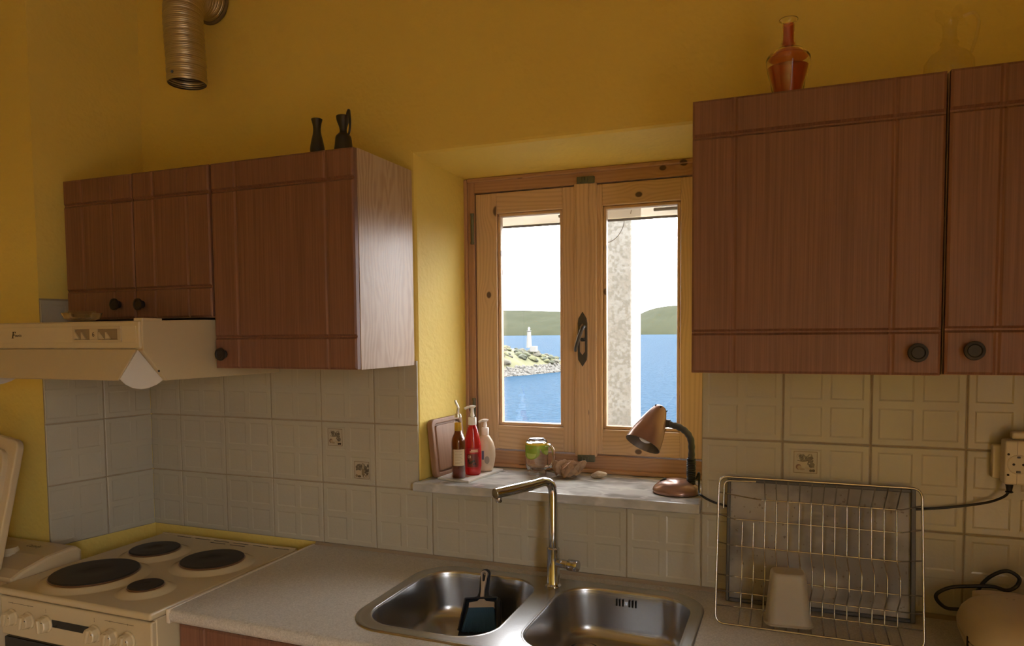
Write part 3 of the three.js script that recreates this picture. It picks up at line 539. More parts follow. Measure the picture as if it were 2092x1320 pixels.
// ---------------------------------------------------------------- cooker
{
  const X0 = 0.096, X1 = 0.672, Z0 = 0.05, Z1 = 0.628, Y = 0.8875;
  const c = thing('electric_cooker', 'white freestanding electric cooker with four black hotplates', 'cooker', [0.384, 0, 0.34]);
  partW('body', box(X0 + 0.004, X1 - 0.004, 0.03, 0.867, Z0 + 0.004, 0.606, 0.004), enamel, c);
  const top = partW('hob_top', [box(X0, X1, 0.868, Y, Z0, Z1, 0.007, false, 3), box(X0 + 0.004, X1 - 0.004, Y - 0.002, Y + 0.0035, Z0 + 0.003, Z0 + 0.012, 0.002)], enamel, c);
  const slot = []; for (let k = 0; k < 6; k++) slot.push([0.178 + 0.082 * k, 0.068]); for (let k = 0; k < 2; k++) slot.push([0.345 + 0.082 * k, 0.088]);
  for (const [x, z] of slot) partW('vent_slot', box(x, x + 0.062, Y - 0.004, Y + 0.0004, z, z + 0.0035), darkGap, top);
  for (const [x, z, r] of [[0.291, 0.474, 0.117], [0.268, 0.245, 0.0755], [0.523, 0.265, 0.0925], [0.519, 0.503, 0.0465]]) {
    const ringG = smoothLathe([[r + 0.034, -0.001], [r + 0.026, 0.0012], [r + 0.016, 0.0062], [r + 0.008, 0.0102], [r + 0.003, 0.0112], [r - 0.002, 0.0108]], 64, 24); ringG.translate(x, Y, z); const HP = 0.0025;
    partW('hotplate_ring', ringG, enamel, top);
    const rim = lathe([[r + 0.0005, 0.008], [r + 0.0015, 0.0105], [r - 0.0005, 0.0125], [r - 0.003, 0.0125]], 64); rim.translate(x, Y + HP, z);
    const disc = lathe([[r - 0.0012, 0.009], [r - 0.0012, 0.0145], [r - 0.004, 0.0165], [r * 0.6, 0.0168], [r * 0.28, 0.0165], [r * 0.25, 0.0150], [0, 0.0150]], 64); disc.translate(x, Y + HP, z);
    const pl = partW('hotplate', disc, castIron, c, 'black cast iron hotplate'); partW('rim', rim, std({ color: lin(0.30, 0.2, 0.15), metalness: 1, roughness: 0.3 }), pl);
  }
  partW('control_panel', box(X0 + 0.006, X1 - 0.006, 0.752, 0.862, 0.598, 0.6195, 0.005), enamel, c);
  const kz = 0.6195;
  for (const [x, up] of [[0.151, 0], [0.216, 0], [0.285, 1], [0.467, 0], [0.528, 0], [0.588, 0]]) {
    const g = lathe([[0, 0.0], [0.0235, 0], [0.0235, 0.004], [0.0205, 0.007], [0.0195, 0.020], [0.0175, 0.0225], [0, 0.0225]], 32); g.rotateX(Math.PI / 2);
    const k = part('knob', [g, box(-0.0045, 0.0045, -0.018, 0.018, 0.021, 0.029, 0.003)], enamel, c); k.position.set(x - 0.384, 0.806, kz - 0.34 - 0.0005); k.rotation.z = up ? 0.1 : -0.25;
    const dot = new THREE.CylinderGeometry(0.0016, 0.0016, 0.001, 10); dot.rotateX(Math.PI / 2); dot.translate(0.012, 0.010, 0.0226); part('pointer_mark', dot, darkGap, k);
  }
  partW('display', box(0.307, 0.447, 0.800, 0.8205, 0.618, 0.6205), blackGlass, c, 'black clock display');
  const scale = canvasTex(512, 64, g => { g.strokeStyle = '#4a3c28'; g.lineWidth = 6; g.beginPath(); g.moveTo(8, 30); g.lineTo(504, 30); g.stroke(); for (const x of [95, 400]) { g.beginPath(); g.moveTo(x, 18); g.lineTo(x, 46); g.stroke(); } });
  decal('knob_scale', 0.105, 0.013, scale, c, 0.186 - 0.384, 0.846, 0.6201 - 0.34); decal('knob_scale', 0.105, 0.013, scale, c, 0.556 - 0.384, 0.846, 0.6201 - 0.34);
  const mark = canvasTex(32, 96, g => { g.fillStyle = '#4a3c28'; for (const y of [12, 40, 68]) g.fillRect(10, y, 12, 14); });
  decal('knob_mark', 0.005, 0.014, mark, c, 0.285 - 0.384, 0.842, 0.6201 - 0.34); decal('knob_mark', 0.005, 0.014, mark, c, 0.467 - 0.384, 0.842, 0.6201 - 0.34);
  partW('oven_door', box(X0 + 0.012, X1 - 0.012, 0.14, 0.746, 0.600, 0.618, 0.004), blackGlass, c, 'black glass oven door');
  partW('plinth', box(X0 + 0.01, X1 - 0.01, 0.0, 0.03, Z0 + 0.02, 0.58), darkGap, c);
}
// ---------------------------------------------------------------- washing machine
{
  const w = thing('washing_machine', 'white top-loading washing machine with its lid open left of the cooker', 'washer', [-0.12, 0, 0.66]);
  partW('cabinet', [box(-0.325, 0.088, 0.02, 0.866, 0.36, 0.97, 0.012)], washerWhite, w);
  partW('deck', box(-0.327, 0.090, 0.866, 0.886, 0.585, 0.972, 0.008), washerWhite, w);
  const cons = partW('console', profile([[0.358, 0.866], [0.358, 0.915], [0.372, 0.928], [0.40, 0.931], [0.47, 0.925], [0.545, 0.906], [0.575, 0.892], [0.582, 0.866]], -0.327, 0.090, 0.010), washerWhite, w);
  const kb = cyl(0.030, 0.024, 0.018, 32); kb.translate(-0.075, 0.930, 0.475); const kb2 = cyl(0.036, 0.034, 0.006, 32); kb2.translate(-0.075, 0.921, 0.475); partW('dial', [kb, kb2], washerWhite, cons);
  const lg = part('brand_print', new THREE.PlaneGeometry(0.075, 0.026), std({ transparent: true, roughness: 0.5, map: canvasTex(256, 90, g => { g.fillStyle = '#2c1c0e'; g.font = 'italic bold 68px serif'; g.fillText('Candy', 14, 64); }) }), cons);
  lg.rotation.set(-Math.PI / 2 + 0.12, 0, 0); lg.position.set(-0.028 + 0.12, 0.932, 0.428 - 0.66);
  const plug = cyl(0.02, 0.02, 0.006, 20); plug.translate(0.02, 0.003, 0.4); partW('foot', plug, blackPlastic, w);
  // lid, hinged in front of the console and leaning back
  const s = new THREE.Shape(), W2 = 0.195, H2 = 0.385, r = 0.035;
  s.moveTo(-W2, 0); s.lineTo(W2 - 0.012, 0); s.lineTo(W2, 0.012); s.lineTo(W2, H2 - r); s.quadraticCurveTo(W2, H2 - 0.004, W2 - r, H2); s.quadraticCurveTo(0, H2 + 0.028, -W2 + r, H2); s.quadraticCurveTo(-W2, H2 - 0.004, -W2, H2 - r); s.closePath();
  const lid = new THREE.ExtrudeGeometry(s, { depth: 0.012, bevelEnabled: true, bevelSize: 0.006, bevelThickness: 0.006, bevelOffset: -0.006, bevelSegments: 3, curveSegments: 10 });
  const L = part('lid', clean(lid), washerWhite, w); L.position.set(-0.148 + 0.12, 0.905, 0.583 - 0.66); L.rotation.x = -0.235;
  const rim = new THREE.Shape(); rim.moveTo(-0.165, 0.04); rim.lineTo(0.165, 0.04); rim.lineTo(0.165, 0.30); rim.quadraticCurveTo(0.163, 0.345, 0.13, 0.348); rim.lineTo(-0.13, 0.348); rim.quadraticCurveTo(-0.163, 0.345, -0.165, 0.30); rim.closePath();
  const ho = new THREE.Path(); ho.moveTo(-0.135, 0.06); ho.lineTo(0.132, 0.06); ho.lineTo(0.132, 0.27); ho.quadraticCurveTo(0.131, 0.315, 0.10, 0.318); ho.lineTo(-0.10, 0.318); ho.quadraticCurveTo(-0.131, 0.315, -0.135, 0.27); ho.closePath(); rim.holes.push(ho);
  const rg = new THREE.ExtrudeGeometry(rim, { depth: 0.010, bevelEnabled: true, bevelSize: 0.005, bevelThickness: 0.005, bevelSegments: 3, curveSegments: 10 }); rg.translate(0, 0, 0.018); part('inner_rim', clean(rg), washerWhite, L);
}

// ---------------------------------------------------------------- worktop, base cabinets
const KY = 0.893;
const sinkOut = y => rrect(1.559, 0.292, 0.806, 0.486, 0.115, y, 12);
{
  const w = thing('worktop', 'speckled grey beige laminate worktop with rounded front edge', 'worktop', [1.82, 0.858, 0.3]);
  const hole = rrect(1.559, 0.292, 0.776, 0.456, 0.10, 0, 10);
  const slab = flatShape([V(0.7045, 0, 0.0005), V(2.93, 0, 0.0005), V(2.93, 0, 0.583), V(0.7045, 0, 0.583)], [hole], 0.858, KY);
  const nose = (() => { const pts = []; for (let k = 0; k <= 10; k++) { const a = Math.PI / 2 - Math.PI * k / 10; pts.push([0.583 + 0.017 * Math.pow(Math.max(0, Math.cos(a)), 0.7), 0.8755 + 0.0175 * Math.sin(a)]); } return profile(pts, 0.7045, 2.93, 0); })();
  partW('slab', [slab, nose], laminate, w);
  partW('end_strip', box(0.6925, 0.704, 0.857, KY + 0.0012, 0.001, 0.599, 0.003), std({ color: lin(0.66, 0.6, 0.48), roughness: 0.35 }), w, 'cream plastic edging strip beside the cooker');
  const sealant = struct('trim_2', profile([[0.0, KY], [0.007, KY], [0.003, 0.8985], [0.0, 0.9015]], 0.704, 2.93), std({ color: lin(0.30, 0.235, 0.16), roughness: 0.7 }), 'brownish sealant bead along the back of the worktop'); sealant.userData.category = 'sealant';
  const baseWood = doorWood;
  for (const [a, b, hollow, lab] of [[0.7065, 1.16, 0, 'base cabinet between the cooker and the sink unit'], [1.162, 1.958, 1, 'sink base cabinet under the double bowl'], [1.96, 2.44, 0, 'base cabinet under the dish rack'], [2.442, 2.93, 0, 'base cabinet below the sandwich maker']]) {
    const c = thing('base_cabinet', 'reddish wood ' + lab, 'cabinet', [(a + b) / 2, 0, 0.28], 'base cabinets');
    partW('carcass', [box(a, a + 0.016, 0.1, 0.8565, 0.01, 0.555), box(b - 0.016, b, 0.1, 0.8565, 0.01, 0.555), box(a + 0.016, b - 0.016, 0.1, 0.116, 0.01, 0.555), box(a + 0.016, b - 0.016, 0.116, 0.8565, 0.01, 0.016), ...(hollow ? [] : [box(a + 0.016, b - 0.016, 0.84, 0.8565, 0.016, 0.555)])], sideWood, c);
    partW('plinth', box(a, b, 0, 0.1, 0.48, 0.5), baseWood, c);
    const n = hollow ? 2 : 1; for (let k = 0; k < n; k++) { const d0 = a + 0.002 + (b - a) / n * k, dw = (b - a) / n - 0.004; const g = doorGeo(dw, 0.735, 0.085, 0.08, 0.085), d = part('door', g, baseWood, c); d.position.set(d0 - c.position.x, 0.112, 0.575 - 0.28); const kn = part('knob', knobGeo, bronze, d); kn.position.set(dw - 0.045, 0.69, -0.001); }
  }
}
// ---------------------------------------------------------------- sink
{
  const s = thing('kitchen_sink', 'stainless steel double bowl sink set into the worktop', 'sink', [1.559, KY, 0.292]);
  const L = [1.356, 0.292, 0.340, 0.412], R = [1.759, 0.292, 0.348, 0.412], rad = 0.095;
  const loc = (a) => a.map(p => V(p.x - 1.559, p.y - KY, p.z - 0.292));
  // pressed rim: outer lip, gutter and inner lip as one surface
  const rimRings = [[0, 0.0], [0.001, 0.0028], [0.005, 0.0042], [0.010, 0.0030], [0.014, 0.0020]].map(([i, h]) => loc(rrect(1.559, 0.292, 0.806 - 2 * i, 0.486 - 2 * i, 0.115 - i * 0.6, KY + h, 12)));
  const rim = loft(rimRings, false, false);
  const deck = flatShape(rrect(1.559, 0.292, 0.780, 0.460, 0.107, 0, 12), [rrect(L[0], L[1], L[2] + 0.008, L[3] + 0.008, rad + 0.004, 0, 10), rrect(R[0], R[1], R[2] + 0.008, R[3] + 0.008, rad + 0.004, 0, 10)], KY + 0.0008, KY + 0.0022); deck.translate(-1.559, -KY, -0.292);
  part('rim', [rim, deck], steel, s);
  const FL = 0.768;
  for (const [b, dx, dz] of [[L, 0.018, -0.085], [R, -0.092, -0.105]]) {
    const [cx, cz, w, d] = b, rg = [];
    for (const [i, y, r] of [[-0.004, KY + 0.0022, rad + 0.004], [-0.001, KY + 0.0030, rad + 0.001], [0.002, KY + 0.0022, rad], [0.004, KY - 0.003, rad - 0.002], [0.006, KY - 0.02, rad - 0.003], [0.010, KY - 0.06, rad - 0.005], [0.014, FL + 0.034, rad - 0.008], [0.017, FL + 0.020, rad - 0.010], [0.024, FL + 0.009, rad - 0.012], [0.034, FL + 0.0025, rad - 0.016], [0.048, FL, rad - 0.025], [0.10, FL - 0.001, 0.05]]) rg.push(loc(rrect(cx, cz, w - 2 * i, d - 2 * i, r, y, 10)));
    const bowl = part('bowl', loft(rg, false, true), steel, s);
    const dr = lathe([[0.046, 0.0005], [0.044, 0.002], [0.038, 0.0], [0.036, -0.004]], 40), st = lathe([[0, 0.004], [0.012, 0.004], [0.014, 0.0015], [0.030, 0.0008], [0.031, -0.002], [0, -0.002]], 32);
    const dp = part('drain', dr, chrome, bowl); dp.position.set(cx - 1.559 + dx, FL - KY + 0.0005, cz - 0.292 + dz);
    const dk = part('drain_well', cyl(0.0365, 0.0365, 0.001, 32), darkGap, bowl); dk.position.copy(dp.position); dk.position.y += 0.0008;
    const sn = part('strainer', st, chrome, bowl); sn.position.copy(dp.position); sn.position.y += 0.003;
    if (b === R) {
      const bz = cz - d / 2 + 0.0085;
      for (let k = 0; k < 7; k++) { if (k === 3) continue; const m = part('overflow_slot', box(-0.0022, 0.0022, -0.0095, 0.0095, -0.001, 0.001, 0.0009), darkGap, bowl); m.position.set(1.755 + (k - 3) * 0.0085 - 1.559, 0.866 - KY, bz + 0.0005 - 0.292); }
      const sc = cyl(0.004, 0.004, 0.002, 16); sc.rotateX(Math.PI / 2); const m = part('overflow_screw', sc, chrome, bowl); m.position.set(1.755 - 1.559, 0.866 - KY, bz - 0.292 + 0.0008);
    }
  }
}
{
  const f = thing('kitchen_tap', 'tall chrome mixer tap with angled spout behind the sink', 'tap', [1.559, KY + 0.002, 0.110]);
  const bs = lathe([[0, 0], [0.022, 0], [0.022, 0.003], [0.0178, 0.007], [0.0172, 0.008], [0.0172, 0.103], [0.0145, 0.106], [0.0128, 0.107], [0, 0.107]], 40); part('base', bs, chrome, f);
  const dir = V(-0.106, -0.008, 0.178).normalize(), top = V(0, 0.288, 0), k = [];
  k.push(V(0, 0.105, 0), V(0, 0.245, 0));
  const bend = new THREE.QuadraticBezierCurve3(V(0, 0.250, 0), V(0, 0.294, 0), top.clone().addScaledVector(dir, 0.042).add(V(0, 0.002, 0))); k.push(...bend.getPoints(14));
  const e1 = top.clone().addScaledVector(dir, 0.075); k.push(e1);
  part('riser', sweep(k, 0.0122, 24), chrome, f);
  const sp = part('spout', sweep([e1.clone().addScaledVector(dir, 0.0008), e1.clone().addScaledVector(dir, 0.002), e1.clone().addScaledVector(dir, 0.118), e1.clone().addScaledVector(dir, 0.1195)], q => q < 0.1 || q > 0.9 ? 0.0122 : 0.0135, 28), chrome, f);
  const nz = lathe([[0, 0], [0.0075, 0], [0.0085, 0.002], [0.0085, 0.016], [0, 0.016]], 20); const n = part('nozzle', nz, chrome, sp); n.position.copy(e1.clone().addScaledVector(dir, 0.107)).add(V(0, -0.024, 0));
  const lv = lathe([[0, 0], [0.0115, 0], [0.0115, 0.030], [0.0108, 0.0312], [0.0145, 0.033], [0.0155, 0.035], [0.0155, 0.060], [0.0145, 0.062], [0, 0.062]], 32); lv.rotateZ(-Math.PI / 2); const l = part('lever', lv, chrome, f); l.position.set(0.013, 0.066, 0.004); l.rotation.y = -0.18;
}
// ---------------------------------------------------------------- dustpan and brush in the left bowl
{
  const up = V(-0.030, 0.150, -0.115).normalize(), right = V(1, 0, 0).sub(up.clone().multiplyScalar(up.x)).normalize(), nor = right.clone().cross(up);
  const m4 = new THREE.Matrix4().makeBasis(right, up, nor);
  const plate = (pts, holes, d, bev) => { const s = new THREE.Shape(pts.map(p => new THREE.Vector2(...p))); for (const h of holes) s.holes.push(new THREE.Path(h.map(p => new THREE.Vector2(...p)))); const g = new THREE.ExtrudeGeometry(s, { depth: d, bevelEnabled: true, bevelSize: bev, bevelThickness: bev, bevelOffset: -bev, bevelSegments: 2 }); return clean(g); };
  const round = (cx, cy, r, a0, a1, n = 10) => Array.from({ length: n + 1 }, (_, i) => { const a = (a0 + (a1 - a0) * i / n) * Math.PI / 180; return [cx + Math.cos(a) * r, cy + Math.sin(a) * r]; });
  const navy = std({ color: lin(0.012, 0.020, 0.034), roughness: 0.5 }), grey = std({ color: lin(0.42, 0.36, 0.29), roughness: 0.5 }), blue = std({ color: lin(0.03, 0.10, 0.20), roughness: 0.8 });
  const at = V(1.390, 0.775, 0.220);
  const dp = thing('dustpan', 'dark navy dustpan leaning in the left sink bowl', 'dustpan', at.toArray()); dp.quaternion.setFromRotationMatrix(m4); dp.scale.y = 0.9;
  part('pan', plate([[-0.064, 0], [0.060, 0], [0.052, 0.10], [0.046, 0.110], [0.018, 0.118], [0.0145, 0.130], ...round(0, 0.188, 0.0145, 0, 180), [-0.0145, 0.130], [-0.018, 0.118], [-0.042, 0.110], [-0.048, 0.10]], [round(0, 0.188, 0.006, 360, 0, 14)], 0.003, 0.0012), navy, dp);
  part('side_wall', [box(-0.060, -0.056, 0.004, 0.10, 0.003, 0.022), box(0.052, 0.056, 0.004, 0.10, 0.003, 0.022), box(-0.046, 0.046, 0.104, 0.108, 0.003, 0.022)].map((g, i) => { if (i === 0) g.rotateZ(-0.12); if (i === 1) g.rotateZ(0.07); return g; }), navy, dp);
  const br = thing('hand_brush', 'grey handled brush with blue bristles nested in the dustpan', 'brush', at.clone().addScaledVector(nor, 0.0085).addScaledVector(up, 0.004).toArray()); br.quaternion.setFromRotationMatrix(m4); br.scale.y = 0.9;
  const hd = part('handle', plate([[-0.036, 0.072], [0.038, 0.072], [0.036, 0.090], [0.012, 0.094], [0.0055, 0.102], [0.005, 0.13], [0.008, 0.165], ...round(0, 0.178, 0.0105, 0, 180), [-0.008, 0.165], [-0.005, 0.13], [-0.0055, 0.102], [-0.012, 0.094], [-0.036, 0.090]], [[...round(0, 0.178, 0.0055, 180, 0, 8), ...round(0, 0.158, 0.004, 0, -180, 8)]], 0.006, 0.0016), grey, br); void hd;
  const r = rng(41), tufts = []; for (let i = 0; i < 42; i++) for (let q = 0; q < 3; q++) { const a = -0.034 + 0.069 * i / 41, b = -0.049 + 0.098 * i / 41 + 0.002 * (r() - 0.5); tufts.push(sweep([V(a, 0.074, 0.001 + q * 0.003), V(lerp(a, b, 0.5), 0.036, 0.001 + q * 0.0035), V(b, 0.002 + 0.004 * r(), 0.001 + q * 0.004)], 0.0014, 5)); }
  const bm = part('bristles', tufts, blue, br, 'blue bristles'); bm.userData.kind = 'stuff';
}

// ---------------------------------------------------------------- things on the sill
const SY = 1.1302;
{
  const slab = thing('ceramic_tile', 'thin white ceramic tile lying under the bottles on the sill', 'tile', [1.205, SY, -0.13]);
  partW('plate', (() => { const g = new THREE.ExtrudeGeometry(new THREE.Shape([[1.140, -0.030], [1.252, -0.014], [1.279, -0.226], [1.160, -0.243]].map(p => new THREE.Vector2(p[0], -p[1]))), { depth: 0.005, bevelEnabled: true, bevelSize: 0.001, bevelThickness: 0.001, bevelOffset: -0.001 }); g.rotateX(-Math.PI / 2); g.translate(0, SY + 0.001, 0); return metres(g); })(), std({ color: lin(0.62, 0.60, 0.55), roughness: 0.35 }), slab);
  const BY = SY + 0.0072;
  // cutting board leaning on the reveal
  const wood = std({ map: tex(256, 512, (u, v) => mix3([0.20, 0.10, 0.055], [0.36, 0.21, 0.12], grain(u, v, 55, 40, 3)), true, 1 / 0.2, 1 / 0.4), roughness: 0.5 });
  const cb = thing('cutting_board', 'wooden cutting board with juice groove leaning on the yellow reveal', 'board', [1.131, SY + 0.0005, -0.125]);
  const bw = 0.088, bh = 0.183, rr = 0.022;
  const rsh = (w, h0, h1, r) => { const s = new THREE.Shape(); s.moveTo(-w + r, h0); s.lineTo(w - r, h0); s.quadraticCurveTo(w, h0, w, h0 + r); s.lineTo(w, h1 - r); s.quadraticCurveTo(w, h1, w - r, h1); s.lineTo(-w + r, h1); s.quadraticCurveTo(-w, h1, -w, h1 - r); s.lineTo(-w, h0 + r); s.quadraticCurveTo(-w, h0, -w + r, h0); return s; };
  const outer = rsh(bw, 0, bh, rr), gi = rsh(bw - 0.015, 0.015, bh - 0.015, 0.016), go = rsh(bw - 0.021, 0.021, bh - 0.021, 0.012);
  outer.holes.push(new THREE.Path(gi.getPoints(6)));
  const ring = new THREE.ExtrudeGeometry(outer, { depth: 0.013, bevelEnabled: true, bevelSize: 0.003, bevelThickness: 0.003, bevelOffset: -0.003, bevelSegments: 2 });
  const mid = new THREE.ExtrudeGeometry(go, { depth: 0.013, bevelEnabled: true, bevelSize: 0.002, bevelThickness: 0.003, bevelOffset: -0.002, bevelSegments: 2 });
  const bk = new THREE.ExtrudeGeometry(rsh(bw - 0.004, 0.004, bh - 0.004, rr), { depth: 0.008, bevelEnabled: false }); bk.translate(0, 0, -0.002);
  const bd = part('board', [ring, mid, bk].map(g => metres(g)), wood, cb); bd.rotation.set(0, Math.PI / 2 - 0.13, 0); cb.rotation.z = 0.10;
  // oil bottle
  const oil = thing('oil_bottle', 'amber bottle of infused oil with a metal pourer, frontmost on the tile', 'bottle', [1.206, BY, -0.042]);
  const amber = phy({ color: lin(0.92, 0.90, 0.80), transmission: 1, thickness: 0.004, roughness: 0.03, ior: 1.5 });
  const prof = [[0.0, 0.0], [0.0195, 0.0], [0.0215, 0.003], [0.0218, 0.060], [0.0218, 0.112], [0.0200, 0.124], [0.0130, 0.140], [0.0105, 0.148], [0.0100, 0.172], [0.0115, 0.175], [0.0115, 0.190], [0.0100, 0.191]];
  part('glass', lathe(prof, 40), thinGlass, oil);
  part('oil', lathe([[0, 0.003], [0.0185, 0.003], [0.0202, 0.006], [0.0204, 0.112], [0.0186, 0.123], [0.0118, 0.139], [0.0094, 0.148], [0.0092, 0.158], [0, 0.158]], 40), phy({ color: lin(0.33, 0.075, 0.02), transmission: 0.75, thickness: 0, roughness: 0.15 }), oil, 'reddish amber oil');
  part('neck_wrap', lathe([[0.0106, 0.146], [0.0112, 0.147], [0.0106, 0.171], [0.0104, 0.171]], 28), phy({ color: lin(0.80, 0.50, 0.03), roughness: 0.4, transmission: 0.4, thickness: 0 }), oil, 'yellow band on the neck');
  const lab = new THREE.CylinderGeometry(0.0222, 0.0222, 0.050, 30, 1, true, -0.95, 1.9); const lb = part('paper_label', lab, std({ map: canvasTex(256, 256, g => { g.fillStyle = '#cdbda0'; g.fillRect(0, 0, 256, 256); g.fillStyle = '#a8825a'; g.fillRect(0, 0, 36, 256); g.fillStyle = '#9a8a70'; for (let k = 0; k < 9; k++) g.fillRect(60, 24 + k * 24, 150 - (k * 37) % 60, 6); }), roughness: 0.7, side: THREE.DoubleSide }), oil, 'cream paper label'); lb.position.y = 0.066; lb.rotation.y = 0.45;
  part('pourer', [sweep(spline([V(0, 0.19, 0), V(0, 0.205, 0), V(0.001, 0.218, 0.0), V(-0.004, 0.230, 0.002), V(-0.007, 0.240, 0.003)], 20), q => 0.0045 - 0.0012 * q, 12), (() => { const g = cyl(0.0112, 0.0098, 0.010, 24); g.translate(0, 0.193, 0); return g; })()], std({ color: lin(0.75, 0.73, 0.66), metalness: 0.6, roughness: 0.25 }), oil, 'pale metal pourer');
  // pump bottles: rings of ellipses
  const ell = (a, b, y, cx = 0, n = 28) => Array.from({ length: n }, (_, i) => { const t = -i / n * Math.PI * 2; return V(cx + Math.cos(t) * a, y, Math.sin(t) * b); });
  const pump = (o, y, h, m, k = 1) => { const c1 = lathe([[0, 0], [0.0125 * k, 0], [0.0125 * k, 0.022], [0.0115 * k, 0.024], [0.005, 0.025], [0.005, 0.028], [0, 0.028]], 24); c1.translate(0, y, 0); const st = lathe([[0.0068 * k, 0.028], [0.0045, 0.040], [0.0042, h - 0.010], [0.0095, h - 0.006], [0.0125 * k, h - 0.002], [0.006, h], [0, h]], 24); st.translate(0, y, 0); const no = sweep(spline([V(0, y + h - 0.005, 0), V(-0.012, y + h - 0.005, 0.004), V(-0.022 * k, y + h - 0.010, 0.008)], 10), 0.0042, 10); part('pump', [c1, st, no], m, o, 'white pump head'); };
  const red = thing('red_soap_bottle', 'red hand soap pump bottle between the oil and the pale soap', 'bottle', [1.224, BY, -0.108]); red.rotation.y = 0.35;
  part('body', loft([ell(0.020, 0.016, 0), ell(0.024, 0.019, 0.003), ell(0.0275, 0.021, 0.03), ell(0.028, 0.021, 0.07), ell(0.0262, 0.020, 0.098), ell(0.021, 0.0175, 0.125), ell(0.0155, 0.0145, 0.145), ell(0.0118, 0.0118, 0.158)]), phy({ color: lin(0.78, 0.035, 0.04), roughness: 0.12, transmission: 0.55, thickness: 0 }), red);
  const rl = new THREE.CylinderGeometry(0.0286, 0.0286, 0.062, 26, 1, true, -0.85, 1.7); rl.scale(1, 1, 0.765); const rlm = part('label_print', rl, std({ map: canvasTex(256, 256, g => { g.fillStyle = '#a81f26'; g.fillRect(0, 0, 256, 256); g.fillStyle = '#e8c9a8'; g.fillRect(90, 20, 120, 12); g.fillRect(70, 40, 140, 12); g.fillStyle = '#6d2a22'; g.beginPath(); g.roundRect(20, 74, 200, 170, 24); g.fill(); g.fillStyle = '#d9c3a4'; g.font = 'bold 46px sans-serif'; g.fillText('CR', 34, 128); g.fillStyle = '#241c1c'; for (let k = 0; k < 14; k++) { g.beginPath(); g.arc(50 + (k * 47) % 120, 160 + (k * 29) % 50, 13, 0, 7); g.fill(); } }), roughness: 0.3, side: THREE.DoubleSide }), red, 'dark berry label'); rlm.position.y = 0.055; rlm.rotation.y = 0.15;
  pump(red, 0.157, 0.061, whitePlastic, 1.05);
  const wh = thing('white_soap_bottle', 'pale rounded soap pump bottle nearest the window', 'bottle', [1.238, BY, -0.176]); wh.rotation.y = 0.4;
  part('body', loft([ell(0.018, 0.013, 0), ell(0.023, 0.016, 0.003), ell(0.0295, 0.0195, 0.026), ell(0.0325, 0.021, 0.05), ell(0.0315, 0.020, 0.074), ell(0.026, 0.018, 0.094), ell(0.0165, 0.0145, 0.110), ell(0.0118, 0.0118, 0.117)]), phy({ color: lin(0.80, 0.66, 0.50), roughness: 0.3, transmission: 0.25, thickness: 0 }), wh);
  const wl = new THREE.CylinderGeometry(0.0335, 0.0335, 0.05, 20, 1, true, -0.6, 1.2); wl.scale(1, 1, 0.66); const wlm = part('label_print', wl, std({ map: canvasTex(128, 128, g => { g.fillStyle = '#c9bba4'; g.fillRect(0, 0, 128, 128); g.fillStyle = '#4b5a78'; g.fillRect(26, 8, 24, 72); g.fillStyle = '#8e8a80'; g.beginPath(); g.ellipse(80, 84, 26, 32, 0, 0, 7); g.fill(); }), roughness: 0.4, side: THREE.DoubleSide }), wh); wlm.position.y = 0.046; wlm.scale.x = 1.0;
  pump(wh, 0.116, 0.052, whitePlastic, 0.95);
}
{
  const g = thing('glass_mug', 'upturned clear glass mug with green and yellow lemon print', 'mug', [1.400, SY, -0.215]);
  const solid = phy({ color: lin(0.98, 0.99, 0.98), transmission: 1, thickness: 0.0028, roughness: 0.01, ior: 1.46 });
  part('body', smoothLathe([[0.0300, 0.0], [0.0305, 0.010], [0.0290, 0.014], [0.0345, 0.024], [0.0362, 0.040], [0.0362, 0.092], [0.0335, 0.106], [0.026, 0.113], [0.022, 0.1155], [0.012, 0.1150], [0.0, 0.1145], [0.0, 0.106], [0.022, 0.106], [0.0300, 0.102], [0.0334, 0.090], [0.0334, 0.041], [0.0318, 0.026], [0.0262, 0.015], [0.0276, 0.009], [0.0278, 0.0005], [0.0300, 0.0]], 48, 110), solid, g);
  const wrap = new THREE.CylinderGeometry(0.0367, 0.0367, 0.066, 48, 1, true, -2.2, 4.4); wrap.translate(0, 0.069, 0);
  const pr = canvasTex(512, 256, c => { c.clearRect(0, 0, 512, 256); c.fillStyle = 'rgba(150,180,50,0.92)'; c.fillRect(0, 0, 512, 66); for (const [x, y, r, a] of [[70, 90, 100, 1], [230, 100, 96, 1], [420, 66, 80, 1]]) { c.fillStyle = `rgba(140,172,58,${0.9 * a})`; c.beginPath(); c.arc(x, y, r, 0, 7); c.fill(); c.fillStyle = 'rgba(178,196,104,0.9)'; c.beginPath(); c.arc(x, y + 26, r * 0.62, 0, 3.2); c.fill(); } c.fillStyle = 'rgba(226,196,60,0.95)'; c.fillRect(0, 0, 512, 22); c.fillStyle = 'rgba(206,120,40,0.7)'; for (let k = 0; k < 26; k++) c.fillRect((k * 83) % 512, 10 + (k * 31) % 60, 12, 6); });
  part('lemon_print', wrap, std({ map: pr, transparent: true, roughness: 0.25, side: THREE.DoubleSide }), g);
  part('handle', sweep(spline([V(0.031, 0.093, 0.01), V(0.050, 0.097, 0.018), V(0.062, 0.084, 0.023), V(0.0635, 0.058, 0.024), V(0.056, 0.034, 0.021), V(0.034, 0.026, 0.011)], 36), 0.0052, 14), solid, g);
}
